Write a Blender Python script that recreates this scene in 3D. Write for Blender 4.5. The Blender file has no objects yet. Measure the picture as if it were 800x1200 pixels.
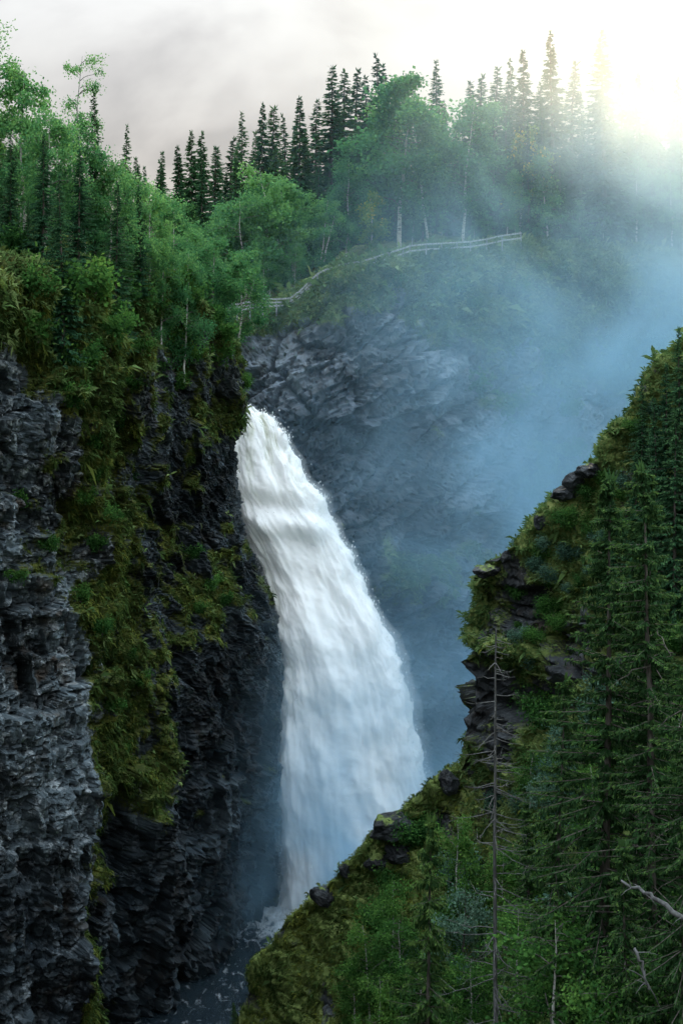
import bpy, math, random
import numpy as np
from mathutils import Vector, Matrix, Quaternion
from mathutils.bvhtree import BVHTree

SC = bpy.context.scene
COL = SC.collection
R = math.radians
F = 1538.0            # focal length in photo pixels (photo 800 x 1200)
HOR = 420.0           # photo row of the eye level
CZ = 48.0             # eye height above the lower river

# ------------------------------------------------------------------ camera
cam_d = bpy.data.cameras.new('camera')
cam = bpy.data.objects.new('camera', cam_d)
COL.objects.link(cam)
cam.location = (0, 0, CZ)
cam.rotation_euler = (R(90), 0, 0)
cam_d.sensor_fit = 'VERTICAL'
cam_d.sensor_height = 36.0
cam_d.sensor_width = 24.0
cam_d.lens = 36.0 * F / 1200.0
cam_d.shift_y = -(600.0 - HOR) / 1200.0
cam_d.clip_start = 0.5
cam_d.clip_end = 4000
SC.camera = cam

# ------------------------------------------------------------------ sky, sun, exposure
SUN_AZ, SUN_EL = R(15.5), R(24.0)
SKY_OFF = (7.08, 17.66, 17.99)
SUN = Vector((math.sin(SUN_AZ) * math.cos(SUN_EL), math.cos(SUN_AZ) * math.cos(SUN_EL), math.sin(SUN_EL)))
world = bpy.data.worlds.new('World')
SC.world = world
world.use_nodes = True
wt = world.node_tree
for n in list(wt.nodes):
    wt.nodes.remove(n)


def nd(tree, typ, **kw):
    n = tree.nodes.new(typ)
    for k, v in kw.items():
        if k == 'ins':
            for i, val in v.items():
                n.inputs[i].default_value = val
        else:
            setattr(n, k, v)
    return n


def math_node(tree, op, a, b=None, clamp=False):
    n = tree.nodes.new('ShaderNodeMath')
    n.operation = op
    n.use_clamp = clamp
    for i, v in enumerate((a, b)):
        if v is None:
            continue
        if isinstance(v, (int, float)):
            n.inputs[i].default_value = v
        else:
            tree.links.new(v, n.inputs[i])
    return n.outputs[0]


def ramp(tree, fac, stops, interp='LINEAR'):
    n = tree.nodes.new('ShaderNodeValToRGB')
    n.color_ramp.interpolation = interp
    el = n.color_ramp.elements
    while len(el) < len(stops):
        el.new(0.5)
    for e, (p, c) in zip(el, stops):
        e.position = p
        e.color = (c[0], c[1], c[2], 1) if not isinstance(c, (int, float)) else (c, c, c, 1)
    tree.links.new(fac, n.inputs[0])
    return n.outputs[0]


def mix_rgb(tree, fac, a, b, mode='MIX'):
    n = tree.nodes.new('ShaderNodeMix')
    n.data_type = 'RGBA'
    n.blend_type = mode
    for i, v in ((0, fac), (6, a), (7, b)):
        if isinstance(v, (int, float)):
            n.inputs[i].default_value = v
        elif isinstance(v, tuple):
            n.inputs[i].default_value = (v[0], v[1], v[2], 1)
        else:
            tree.links.new(v, n.inputs[i])
    return n.outputs[2]


def build_world():
    t = wt
    tc = nd(t, 'ShaderNodeTexCoord')
    sep = nd(t, 'ShaderNodeSeparateXYZ')
    t.links.new(tc.outputs['Generated'], sep.inputs[0])
    zc = math_node(t, 'MAXIMUM', sep.outputs[2], 0.0)
    mp = nd(t, 'ShaderNodeMapping')
    mp.inputs['Location'].default_value = SKY_OFF
    mp.inputs['Scale'].default_value = (1.0, 1.0, 1.9)
    t.links.new(tc.outputs['Generated'], mp.inputs[0])
    n1 = nd(t, 'ShaderNodeTexNoise', ins={'Scale': 4.2, 'Detail': 9.0, 'Roughness': 0.5, 'Distortion': 0.35})
    t.links.new(mp.outputs[0], n1.inputs['Vector'])
    cloud = ramp(t, n1.outputs['Fac'], [(0.37, (4.15, 3.86, 3.62)), (0.46, (3.7, 3.42, 3.20)), (0.53, (3.1, 2.84, 2.68)), (0.60, (2.45, 2.24, 2.14))])
    # thin bright cloud round the veiled sun
    dot = nd(t, 'ShaderNodeVectorMath', operation='DOT_PRODUCT')
    t.links.new(tc.outputs['Generated'], dot.inputs[0])
    dot.inputs[1].default_value = SUN
    dpos = math_node(t, 'MAXIMUM', dot.outputs['Value'], 0.0)
    glow = math_node(t, 'POWER', dpos, 45.0)
    cloud2 = mix_rgb(t, math_node(t, 'MULTIPLY', glow, 0.95, True), cloud, (5.0, 4.4, 3.3))
    # overhead sky raised far above natural overcast brightness, and bluer, to light the gorge
    z2 = math_node(t, 'MULTIPLY', zc, zc)
    gcol = nd(t, 'ShaderNodeCombineColor')
    for i, (g0, g1, g2) in enumerate(((0.49, 0.80, 3.2), (0.465, 0.95, 4.1), (0.44, 1.05, 4.9))):
        g = math_node(t, 'ADD', math_node(t, 'MULTIPLY', zc, g1), g0)
        t.links.new(math_node(t, 'ADD', g, math_node(t, 'MULTIPLY', z2, g2)), gcol.inputs[i])
    cloud3 = mix_rgb(t, 1.0, cloud2, gcol.outputs[0], 'MULTIPLY')
    sky = nd(t, 'ShaderNodeTexSky', sky_type='NISHITA', sun_disc=False, sun_elevation=SUN_EL, sun_rotation=SUN_AZ,
             air_density=1.2, dust_density=1.0, ozone_density=2.0)
    col = mix_rgb(t, 0.05, cloud3, sky.outputs[0])
    bg = nd(t, 'ShaderNodeBackground')
    bg.inputs[1].default_value = 0.105
    t.links.new(col, bg.inputs[0])
    out = nd(t, 'ShaderNodeOutputWorld')
    t.links.new(bg.outputs[0], out.inputs[0])


build_world()
sun_d = bpy.data.lights.new('sun', 'SUN')
sun_d.energy = 1.5
sun_d.angle = R(10)
sun_d.color = (1.0, 0.78, 0.48)
sun = bpy.data.objects.new('sun', sun_d)
COL.objects.link(sun)
sun.rotation_euler = SUN.to_track_quat('Z', 'Y').to_euler()
sun.location = (40, 150, 120)

vs = SC.view_settings
vs.view_transform = 'Standard'
vs.look = 'None'
vs.exposure = 1.32
vs.gamma = 1.0
vs.use_curve_mapping = False
SC.render.engine = 'CYCLES'
cy = SC.cycles
cy.use_denoising = True
cy.max_bounces = 6
cy.diffuse_bounces = 3
cy.glossy_bounces = 2
cy.transmission_bounces = 4
cy.transparent_max_bounces = 8
cy.volume_bounces = 2
cy.volume_max_steps = 64
cy.use_adaptive_sampling = True
cy.adaptive_threshold = 0.03

# ------------------------------------------------------------------ noise helpers
def _h(ix, iy, iz, s):
    h = (ix.astype(np.uint32) * np.uint32(374761393) + iy.astype(np.uint32) * np.uint32(668265263)
         + iz.astype(np.uint32) * np.uint32(2147483647) + np.uint32((s * 974634777) & 0xffffffff))
    h = (h ^ (h >> np.uint32(13))) * np.uint32(1274126177)
    h = (h ^ (h >> np.uint32(16))) * np.uint32(2246822519)
    h = h ^ (h >> np.uint32(15))
    return h


def _hf(h):
    return (h & np.uint32(0xffffff)).astype(np.float32) / np.float32(0xffffff)


def perlin(p, seed=0):
    p = np.asarray(p, dtype=np.float32)
    i = np.floor(p).astype(np.int64)
    f = p - i
    w = f * f * f * (f * (f * 6 - 15) + 10)
    out = np.zeros(len(p), np.float32)
    for dx in (0, 1):
        for dy in (0, 1):
            for dz in (0, 1):
                h = _h(i[:, 0] + dx, i[:, 1] + dy, i[:, 2] + dz, seed)
                gx = _hf(h) * 2 - 1
                gy = _hf(h * np.uint32(747796405) + np.uint32(1)) * 2 - 1
                gz = _hf(h * np.uint32(2891336453) + np.uint32(7)) * 2 - 1
                d = gx * (f[:, 0] - dx) + gy * (f[:, 1] - dy) + gz * (f[:, 2] - dz)
                wx = w[:, 0] if dx else 1 - w[:, 0]
                wy = w[:, 1] if dy else 1 - w[:, 1]
                wz = w[:, 2] if dz else 1 - w[:, 2]
                out += d * wx * wy * wz
    return out


def fbm(p, octv=4, seed=0, gain=0.5, lac=2.03):
    p = np.asarray(p, dtype=np.float32)
    o = np.zeros(len(p), np.float32)
    a = 1.0
    for k in range(octv):
        o += a * perlin(p, seed + k * 17)
        p = p * lac + 5.3
        a *= gain
    return o


def cells(p, seed=0, edge=False):
    """random value of the nearest Voronoi cell (and the gap between the two nearest)"""
    p = np.asarray(p, dtype=np.float32)
    i = np.floor(p).astype(np.int64)
    f = (p - i).astype(np.float32)
    best = np.full(len(p), 9.0, np.float32)
    sec = np.full(len(p), 9.0, np.float32)
    val = np.zeros(len(p), np.float32)
    for dx in (-1, 0, 1):
        for dy in (-1, 0, 1):
            for dz in (-1, 0, 1):
                h = _h(i[:, 0] + dx, i[:, 1] + dy, i[:, 2] + dz, seed)
                jx = dx + 0.1 + 0.8 * _hf(h)
                jy = dy + 0.1 + 0.8 * _hf(h * np.uint32(747796405) + np.uint32(1))
                jz = dz + 0.1 + 0.8 * _hf(h * np.uint32(2891336453) + np.uint32(7))
                d = (jx - f[:, 0]) ** 2 + (jy - f[:, 1]) ** 2 + (jz - f[:, 2]) ** 2
                m = d < best
                sec = np.where(m, best, np.minimum(sec, d))
                val = np.where(m, _hf(h * np.uint32(277803737) + np.uint32(11)), val)
                best = np.where(m, d, best)
    if edge:
        return val, np.sqrt(sec) - np.sqrt(best)
    return val


def smooth(a, b, x):
    t = np.clip((x - a) / (b - a), 0, 1)
    return t * t * (3 - 2 * t)


def at(px, py, Y):
    return ((px - 400.0) / F * Y, Y, CZ - (py - HOR) / F * Y)


def to_px(P):
    return 400 + P[:, 0] / P[:, 1] * F, HOR + (CZ - P[:, 2]) / P[:, 1] * F


# ------------------------------------------------------------------ mesh helpers
def mesh_np(name, verts, quads=None, tris=None, attrs=None, smooth_shade=False, mat=None, mats=None, mat_idx=None):
    me = bpy.data.meshes.new(name)
    verts = np.asarray(verts, np.float32)
    me.vertices.add(len(verts))
    me.vertices.foreach_set('co', verts.ravel())
    nq = 0 if quads is None else len(quads)
    nt = 0 if tris is None else len(tris)
    loops = []
    if nq:
        loops.append(np.asarray(quads, np.int32).ravel())
    if nt:
        loops.append(np.asarray(tris, np.int32).ravel())
    li = np.concatenate(loops)
    me.loops.add(len(li))
    me.loops.foreach_set('vertex_index', li)
    me.polygons.add(nq + nt)
    st = np.concatenate([np.arange(nq) * 4, nq * 4 + np.arange(nt) * 3]).astype(np.int32)
    me.polygons.foreach_set('loop_start', st)
    me.polygons.foreach_set('use_smooth', np.full(nq + nt, smooth_shade, bool))
    if mat_idx is not None:
        me.polygons.foreach_set('material_index', np.asarray(mat_idx, np.int32))
    if attrs:
        for k, v in attrs.items():
            a = me.attributes.new(k, 'FLOAT', 'POINT')
            a.data.foreach_set('value', np.asarray(v, np.float32))
    me.update(calc_edges=True)
    if mat is not None:
        me.materials.append(mat)
    if mats:
        for m in mats:
            me.materials.append(m)
    return me


def link(name, data, parent=None, loc=None):
    o = bpy.data.objects.new(name, data)
    COL.objects.link(o)
    if parent is not None:
        o.parent = parent
    if loc is not None:
        o.location = loc
    return o


def tag(o, label=None, cat=None, group=None, kind=None):
    if label:
        o['label'] = label
    if cat:
        o['category'] = cat
    if group:
        o['group'] = group
    if kind:
        o['kind'] = kind
    return o


def tube(pts, rad, sides=6):
    """tapered tube through pts: verts, quads"""
    pts = np.asarray(pts, float)
    n = len(pts)
    rad = np.broadcast_to(np.asarray(rad, float), (n,))
    V, Q = [], []
    for i in range(n):
        a = pts[min(i + 1, n - 1)] - pts[max(i - 1, 0)]
        a = a / (np.linalg.norm(a) + 1e-9)
        ref = np.array([1.0, 0, 0]) if abs(a[0]) < 0.8 else np.array([0, 1.0, 0])
        u = np.cross(a, ref)
        u /= np.linalg.norm(u)
        w = np.cross(a, u)
        for k in range(sides):
            t = 2 * math.pi * k / sides
            V.append(pts[i] + rad[i] * (math.cos(t) * u + math.sin(t) * w))
    for i in range(n - 1):
        for k in range(sides):
            b, c = i * sides, (i + 1) * sides
            k2 = (k + 1) % sides
            Q.append((b + k, b + k2, c + k2, c + k))
    return np.array(V), np.array(Q)


class MB:
    def __init__(self):
        self.v, self.q, self.t, self.n = [], [], [], 0
        self.tint = []

    def tube(self, pts, rad, sides=6, tint=0.5):
        v, q = tube(pts, rad, sides)
        self.v.append(v)
        self.q.append(q + self.n)
        self.tint.append(np.full(len(v), tint))
        self.n += len(v)

    def raw(self, v, q=None, t=None, tint=0.5):
        v = np.asarray(v, float)
        self.v.append(v)
        if q is not None:
            self.q.append(np.asarray(q) + self.n)
        if t is not None:
            self.t.append(np.asarray(t) + self.n)
        self.tint.append(np.broadcast_to(tint, (len(v),)))
        self.n += len(v)

    def mesh(self, name, mat, smooth_shade=False):
        return mesh_np(name, np.concatenate(self.v), np.concatenate(self.q) if self.q else None,
                       np.concatenate(self.t) if self.t else None, {'tint': np.concatenate(self.tint)}, smooth_shade, mat)


def box_mesh(name, sx, sy, sz, mat, bev=0.0):
    x, y, z = sx / 2, sy / 2, sz / 2
    v = [(-x, -y, -z), (x, -y, -z), (x, y, -z), (-x, y, -z), (-x, -y, z), (x, -y, z), (x, y, z), (-x, y, z)]
    q = [(0, 3, 2, 1), (4, 5, 6, 7), (0, 1, 5, 4), (1, 2, 6, 5), (2, 3, 7, 6), (3, 0, 4, 7)]
    return mesh_np(name, v, q, mat=mat)


# ------------------------------------------------------------------ materials
def new_mat(name):
    m = bpy.data.materials.new(name)
    m.use_nodes = True
    t = m.node_tree
    for n in list(t.nodes):
        t.nodes.remove(n)
    out = nd(t, 'ShaderNodeOutputMaterial')
    return m, t, out


def attr(t, name):
    return nd(t, 'ShaderNodeAttribute', attribute_name=name).outputs['Fac']


def noise_tex(t, vec, scale, detail=5.0, rough=0.55, dist=0.0):
    n = nd(t, 'ShaderNodeTexNoise', ins={'Scale': scale, 'Detail': detail, 'Roughness': rough, 'Distortion': dist})
    if vec is not None:
        t.links.new(vec, n.inputs['Vector'])
    return n.outputs['Fac']


def rock_material(name, dark, light, rot, mossy):
    m, t, out = new_mat(name)
    tc = nd(t, 'ShaderNodeTexCoord')
    mp = nd(t, 'ShaderNodeMapping')
    mp.inputs['Rotation'].default_value = rot
    mp.inputs['Scale'].default_value = (0.6, 0.6, 1.2)
    t.links.new(tc.outputs['Object'], mp.inputs[0])
    strata = noise_tex(t, mp.outputs[0], 0.8, 8.0, 0.65, 0.4)
    patch = noise_tex(t, tc.outputs['Object'], 0.16, 5.0, 0.6)
    fine = noise_tex(t, tc.outputs['Object'], 2.6, 6.0, 0.7)
    v = math_node(t, 'ADD', math_node(t, 'MULTIPLY', strata, 0.55), math_node(t, 'MULTIPLY', fine, 0.45))
    base = ramp(t, v, [(0.36, dark), (0.5, tuple((a + b) / 2 for a, b in zip(dark, light))), (0.62, light)])
    pat = ramp(t, patch, [(0.40, 0.25), (0.62, 1.1)])
    base = mix_rgb(t, 1.0, base, pat, 'MULTIPLY')
    # pale lichen and rust stains
    li = ramp(t, noise_tex(t, tc.outputs['Object'], 1.1, 7.0, 0.75), [(0.53, 0.0), (0.64, 0.75)])
    base = mix_rgb(t, math_node(t, 'MULTIPLY', li, attr(t, 'pale')), base, (0.36, 0.41, 0.44))
    ru = ramp(t, noise_tex(t, tc.outputs['Object'], 0.33, 5.0, 0.6, 1.0), [(0.56, 0.0), (0.72, 0.6)])
    base = mix_rgb(t, ru, base, (0.095, 0.068, 0.045))
    wet_shade = attr(t, 'wet_shade')  # darkens wet rock, and carries the gorge shade painted low on the left wall
    base = mix_rgb(t, wet_shade, base, mix_rgb(t, 1.0, base, (0.17, 0.195, 0.22), 'MULTIPLY'))
    mn = noise_tex(t, tc.outputs['Object'], 0.75, 6.0, 0.7)
    mf = noise_tex(t, tc.outputs['Object'], 5.0, 4.0, 0.7)
    mcol = ramp(t, math_node(t, 'ADD', math_node(t, 'MULTIPLY', mn, 0.6), math_node(t, 'MULTIPLY', mf, 0.4)),
                [(0.34, mossy[0]), (0.5, mossy[1]), (0.64, mossy[2])])
    mm = math_node(t, 'ADD', attr(t, 'moss'), math_node(t, 'MULTIPLY', math_node(t, 'SUBTRACT', mf, 0.5), 0.9))
    mm = ramp(t, mm, [(0.42, 0.0), (0.58, 1.0)])
    col = mix_rgb(t, mm, base, mcol)
    bs = nd(t, 'ShaderNodeBsdfPrincipled')
    t.links.new(col, bs.inputs['Base Color'])
    rg = mix_rgb(t, mm, mix_rgb(t, wet_shade, (0.62, 0.62, 0.62), (0.5, 0.5, 0.5)), (0.95, 0.95, 0.95))
    t.links.new(rg, bs.inputs['Roughness'])
    bs.inputs['Specular IOR Level'].default_value = 0.18
    bp = nd(t, 'ShaderNodeBump', ins={'Strength': 0.8, 'Distance': 0.08})
    hb = math_node(t, 'ADD', math_node(t, 'MULTIPLY', strata, 1.2), fine)
    t.links.new(hb, bp.inputs['Height'])
    t.links.new(bp.outputs[0], bs.inputs['Normal'])
    t.links.new(bs.outputs[0], out.inputs[0])
    return m


def leaf_material(name, stops, trans=0.35):
    m, t, out = new_mat(name)
    oi = nd(t, 'ShaderNodeObjectInfo')
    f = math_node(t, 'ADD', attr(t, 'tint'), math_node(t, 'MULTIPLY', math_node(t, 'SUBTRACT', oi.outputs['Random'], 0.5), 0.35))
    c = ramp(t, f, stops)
    d = nd(t, 'ShaderNodeBsdfDiffuse')
    tr = nd(t, 'ShaderNodeBsdfTranslucent')
    t.links.new(c, d.inputs[0])
    t.links.new(c, tr.inputs[0])
    mx = nd(t, 'ShaderNodeMixShader')
    mx.inputs[0].default_value = trans
    t.links.new(d.outputs[0], mx.inputs[1])
    t.links.new(tr.outputs[0], mx.inputs[2])
    t.links.new(mx.outputs[0], out.inputs[0])
    return m


def bark_material(name, a, b, scale=(6, 6, 1.5), lo=0.4, hi=0.62, twigs=False):
    m, t, out = new_mat(name)
    tc = nd(t, 'ShaderNodeTexCoord')
    mp = nd(t, 'ShaderNodeMapping')
    mp.inputs['Scale'].default_value = scale
    t.links.new(tc.outputs['Object'], mp.inputs[0])
    c = ramp(t, noise_tex(t, mp.outputs[0], 1.0, 5.0, 0.65), [(lo, a), (hi, b)])
    if twigs:
        c = mix_rgb(t, math_node(t, 'MULTIPLY', attr(t, 'tint'), 2.0, True), (0.035, 0.028, 0.024), c)
    bs = nd(t, 'ShaderNodeBsdfPrincipled')
    t.links.new(c, bs.inputs['Base Color'])
    bs.inputs['Roughness'].default_value = 0.9
    t.links.new(bs.outputs[0], out.inputs[0])
    return m


MOSS = ((0.018, 0.028, 0.008), (0.050, 0.068, 0.016), (0.12, 0.128, 0.024))
MOSS2 = ((0.045, 0.066, 0.020), (0.105, 0.145, 0.042), (0.20, 0.235, 0.080))
M = {}
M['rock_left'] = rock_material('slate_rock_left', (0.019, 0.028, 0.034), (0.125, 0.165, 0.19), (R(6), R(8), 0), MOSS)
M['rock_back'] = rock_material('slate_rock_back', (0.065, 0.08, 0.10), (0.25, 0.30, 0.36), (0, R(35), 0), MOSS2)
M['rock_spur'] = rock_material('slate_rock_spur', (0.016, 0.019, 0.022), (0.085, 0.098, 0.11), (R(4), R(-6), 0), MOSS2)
M['spruce'] = leaf_material('spruce_needles', [(0.0, (0.012, 0.040, 0.022)), (0.5, (0.032, 0.090, 0.046)), (1.0, (0.072, 0.155, 0.060))], 0.3)
M['spruce_near'] = leaf_material('near_spruce_needles', [(0.0, (0.008, 0.019, 0.009)), (0.5, (0.036, 0.088, 0.032)), (1.0, (0.115, 0.195, 0.05))], 0.32)
M['birch'] = leaf_material('birch_leaves', [(0.0, (0.026, 0.090, 0.044)), (0.5, (0.072, 0.215, 0.088)), (1.0, (0.160, 0.340, 0.105))], 0.5)
M['birch_yellow'] = leaf_material('yellowing_birch_leaves', [(0.0, (0.05, 0.12, 0.03)), (0.5, (0.10, 0.20, 0.045)), (0.9, (0.20, 0.28, 0.05)), (1.0, (0.5, 0.36, 0.03))], 0.4)
M['shrub'] = leaf_material('shrub_leaves', [(0.0, (0.016, 0.055, 0.018)), (0.5, (0.052, 0.145, 0.036)), (1.0, (0.13, 0.26, 0.055))], 0.45)
M['willow'] = leaf_material('grey_green_leaves', [(0.0, (0.03, 0.07, 0.05)), (0.5, (0.07, 0.15, 0.105)), (1.0, (0.14, 0.24, 0.17))], 0.35)
M['tuft'] = leaf_material('moss_and_grass', [(0.0, (0.016, 0.030, 0.010)), (0.5, (0.052, 0.090, 0.024)), (1.0, (0.15, 0.175, 0.036))], 0.3)
M['tuft_green'] = leaf_material('ferns_and_grass', [(0.0, (0.036, 0.074, 0.026)), (0.5, (0.105, 0.185, 0.062)), (1.0, (0.22, 0.30, 0.12))], 0.4)
M['bark'] = bark_material('spruce_bark', (0.030, 0.026, 0.022), (0.10, 0.09, 0.08))
M['birch_bark'] = bark_material('birch_bark', (0.08, 0.08, 0.08), (0.40, 0.40, 0.385), (3, 3, 9), 0.38, 0.5, True)
M['dead'] = bark_material('dead_grey_wood', (0.035, 0.036, 0.036), (0.10, 0.105, 0.105))
M['fence'] = bark_material('weathered_pale_timber', (0.17, 0.185, 0.195), (0.36, 0.385, 0.40))


def water_material():
    m, t, out = new_mat('dark_river_water')
    tc = nd(t, 'ShaderNodeTexCoord')
    mp = nd(t, 'ShaderNodeMapping')
    mp.inputs['Rotation'].default_value = (0, 0, R(25))
    mp.inputs['Scale'].default_value = (1.0, 0.45, 1.0)
    t.links.new(tc.outputs['Object'], mp.inputs[0])
    a = noise_tex(t, mp.outputs[0], 0.9, 5.0, 0.6, 0.6)
    b = noise_tex(t, mp.outputs[0], 1.5, 8.0, 0.68, 0.5)
    foam = math_node(t, 'ADD', b, math_node(t, 'MULTIPLY', attr(t, 'foam'), 0.45))
    foam = ramp(t, foam, [(0.58, 0.0), (0.98, 0.9)])
    bs = nd(t, 'ShaderNodeBsdfPrincipled')
    col = mix_rgb(t, foam, (0.012, 0.020, 0.026), (0.72, 0.78, 0.82))
    t.links.new(col, bs.inputs['Base Color'])
    t.links.new(mix_rgb(t, foam, (0.07, 0.07, 0.07), (0.9, 0.9, 0.9)), bs.inputs['Roughness'])
    bp = nd(t, 'ShaderNodeBump', ins={'Strength': 1.0, 'Distance': 0.35})
    t.links.new(a, bp.inputs['Height'])
    t.links.new(bp.outputs[0], bs.inputs['Normal'])
    t.links.new(bs.outputs[0], out.inputs[0])
    return m


def fall_material():
    m, t, out = new_mat('white_falling_water')
    c = ramp(t, attr(t, 'clear'), [(0.0, (0.97, 0.98, 0.98)), (0.5, (0.88, 0.89, 0.86)), (1.0, (0.60, 0.61, 0.52))])
    bs = nd(t, 'ShaderNodeBsdfPrincipled')
    t.links.new(c, bs.inputs['Base Color'])
    bs.inputs['Roughness'].default_value = 0.8
    bs.inputs['Specular IOR Level'].default_value = 0.2
    bs.inputs['Subsurface Weight'].default_value = 1.0
    bs.inputs['Subsurface Radius'].default_value = (1.0, 1.0, 1.0)
    bs.inputs['Subsurface Scale'].default_value = 0.9
    t.links.new(bs.outputs[0], out.inputs[0])
    return m


M['water'] = water_material()
M['fall'] = fall_material()


# ------------------------------------------------------------------ terrain sheets
def cr(P, s):
    """uniform Catmull-Rom along axis 0 of P at float indices s"""
    n = len(P)
    i = np.clip(np.floor(s).astype(int), 0, n - 2)
    f = (s - i)[(...,) + (None,) * (P.ndim - 1)]
    p0, p1, p2, p3 = P[np.maximum(i - 1, 0)], P[i], P[i + 1], P[np.minimum(i + 2, n - 1)]
    return 0.5 * ((2 * p1) + (-p0 + p2) * f + (2 * p0 - 5 * p1 + 4 * p2 - p3) * f * f + (-p0 + 3 * p1 - 3 * p2 + p3) * f ** 3)


def spaced(w, n):
    """n float indices, spread over the segments in proportion to w"""
    c = np.concatenate([[0], np.cumsum(w)])
    return np.interp(np.linspace(0, c[-1], n), c, np.arange(len(c)))


class Sheet:
    def __init__(self, ctrl, nu, nv, wu=None, wv=None):
        ctrl = np.asarray(ctrl, float)
        if wu is None:
            wu = np.linalg.norm(np.diff(ctrl, axis=0), axis=2).mean(1)
        if wv is None:
            wv = np.linalg.norm(np.diff(ctrl, axis=1), axis=2).mean(0)
        self.su, self.sv = spaced(np.asarray(wu, float), nu), spaced(np.asarray(wv, float), nv)
        A = cr(ctrl, self.su)
        G = cr(A.transpose(1, 0, 2), self.sv).transpose(1, 0, 2)
        self.G, self.nu, self.nv = G, nu, nv
        # coarse lookup for planting
    def normals(self, G=None):
        G = self.G if G is None else G
        n = np.cross(np.gradient(G, axis=0), np.gradient(G, axis=1))
        return n / (np.linalg.norm(n, axis=2, keepdims=True) + 1e-9)

    def quads(self):
        idx = np.arange(self.nu * self.nv).reshape(self.nu, self.nv)
        return np.stack([idx[:-1, :-1], idx[1:, :-1], idx[1:, 1:], idx[:-1, 1:]], -1).reshape(-1, 4)


def blur(a, k):
    for ax in (0, 1):
        for _ in range(2):
            c = np.cumsum(np.concatenate([np.repeat(np.take(a, [0], ax), k + 1, ax), a, np.repeat(np.take(a, [-1], ax), k, ax)], ax), ax)
            n = a.shape[ax]
            hi = np.take(c, np.arange(2 * k + 1, 2 * k + 1 + n), ax)
            lo = np.take(c, np.arange(0, n), ax)
            a = (hi - lo) / (2 * k + 1)
    return a


def rotm(rx, ry, rz):
    return np.array(Matrix.Rotation(rz, 3, 'Z') @ Matrix.Rotation(ry, 3, 'Y') @ Matrix.Rotation(rx, 3, 'X'), dtype=np.float32)


def rocky(P, rot, seed, sizes):
    """stepped, layered rock relief at points P"""
    q = P @ rotm(*rot).T
    wr = np.stack([fbm(q * 0.16, 3, seed + 1), fbm(q * 0.16, 3, seed + 2), fbm(q * 0.16, 3, seed + 3)], 1)
    q = q + wr * 0.8
    d = np.zeros(len(P), np.float32)
    for k, (sx, sz, amp) in enumerate(sizes):
        qq = q / np.array([sx, sx, sz], np.float32)
        v, e = cells(qq, seed + 10 * k, True)
        d += amp * (v - 0.5) - amp * 0.35 * (1 - smooth(0.0, 0.10, e))
    return d


def blocks(a, z, w, h, seed):
    """courses of broken blocks: random step of each block, joints recessed"""
    q = np.stack([a * 0.11, z * 0.11, np.full_like(a, seed * 0.37)], 1)
    zz = z / h + 0.9 * perlin(q, seed) + 0.25 * perlin(q * 5, seed + 1)
    lay = np.floor(zz)
    o = _hf(_h(lay.astype(np.int64), lay.astype(np.int64) * 0, lay.astype(np.int64) * 0, seed + 2))
    aa = a / w * (0.7 + 0.6 * o) + o * 9.7 + 0.35 * perlin(q * 6, seed + 4)
    c = np.floor(aa)
    v = _hf(_h(c.astype(np.int64), lay.astype(np.int64), c.astype(np.int64) * 0, seed + 3))
    fz, fa = zz - lay, aa - c
    e = np.minimum(np.minimum(fz, 1 - fz) * h, np.minimum(fa, 1 - fa) * w)
    over = (fz - 0.5) * 0.2
    return v - 0.5 + over - 0.3 * (1 - smooth(0.0, 0.10, e))


SHEETS = []

# ---- left wall -----------------------------------------------------------------
EDGE_Y = [300, 430, 470, 500, 530, 555, 580, 600, 640, 680, 720, 790, 850, 920, 1000, 1060, 1300]
EDGE_X = [262, 286, 284, 282, 274, 268, 270, 277, 290, 304, 318, 334, 326, 324, 330, 326, 300]


def edge_px(py):
    return float(np.interp(py, EDGE_Y, EDGE_X))


def left_ctrl():
    cols = []
    # (fraction of the silhouette column, distance at the rim, distance at the foot, rim row)
    spec = [(-0.75, 60, 57, 300), (-0.35, 71, 68, 318), (0.0, 80, 76, 335), (0.22, 84.5, 81, 338), (0.33, 88, 85, 335), (0.40, 95, 90, 330),
            (0.55, 99, 95.5, 328), (0.72, 104.5, 102, 340), (0.86, 109, 108, 372), (0.95, 112.5, 112, 405), (1.0, 115, 115, 430)]
    ts = [0.0, 0.07, 0.15, 0.26, 0.38, 0.5, 0.63, 0.76, 0.88, 1.0]
    for fr, yr, yf, rim in spec:
        zr = CZ - (rim - HOR) / F * yr
        col = []
        # hillside behind the rim
        x0 = fr * edge_px(rim)
        for dy, dz, dx in ((46, 6.0, -14), (22, 5.0, -6), (8, 2.4, -2)):
            X, Y, Z = at(x0, rim, yr)
            s = 1.0 if fr < 0.8 else (0.55 if fr < 0.97 else 0.3)
            col.append((X + dx, Y + dy * s, Z + dz * (1.0 if fr < 0.8 else 0.4)))
        for tt in ts:
            Z = zr * (1 - tt) - 2.0 * tt
            Y = yr + (yf - yr) * smooth(0, 1, np.float32(tt)) + (0.8 if 0.2 < tt < 0.5 else 0)
            py = HOR + (CZ - Z) / Y * F
            col.append(((fr * edge_px(py) - 400) / F * Y, Y, Z))
        cols.append(col)
    # the corner turns back behind into the fall's channel
    last = cols[-1]
    for k, (dx, dy) in enumerate(((-1.6, 4.0), (-6.0, 8.0), (-14.0, 13.0))):
        cols.append([(p[0] + dx * (1 if j > 2 else .6), p[1] + dy, p[2]) for j, p in enumerate(last)])
    # the wall goes on past the camera
    first = cols[0]
    for X, Y in ((-27, 42), (-30, 20), (-34, -30)):
        d = np.array([X, Y]) - np.array(first[3][:2])
        cols.insert(0, [(p[0] + d[0], p[1] + d[1], p[2]) for p in first])
    return cols


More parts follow.
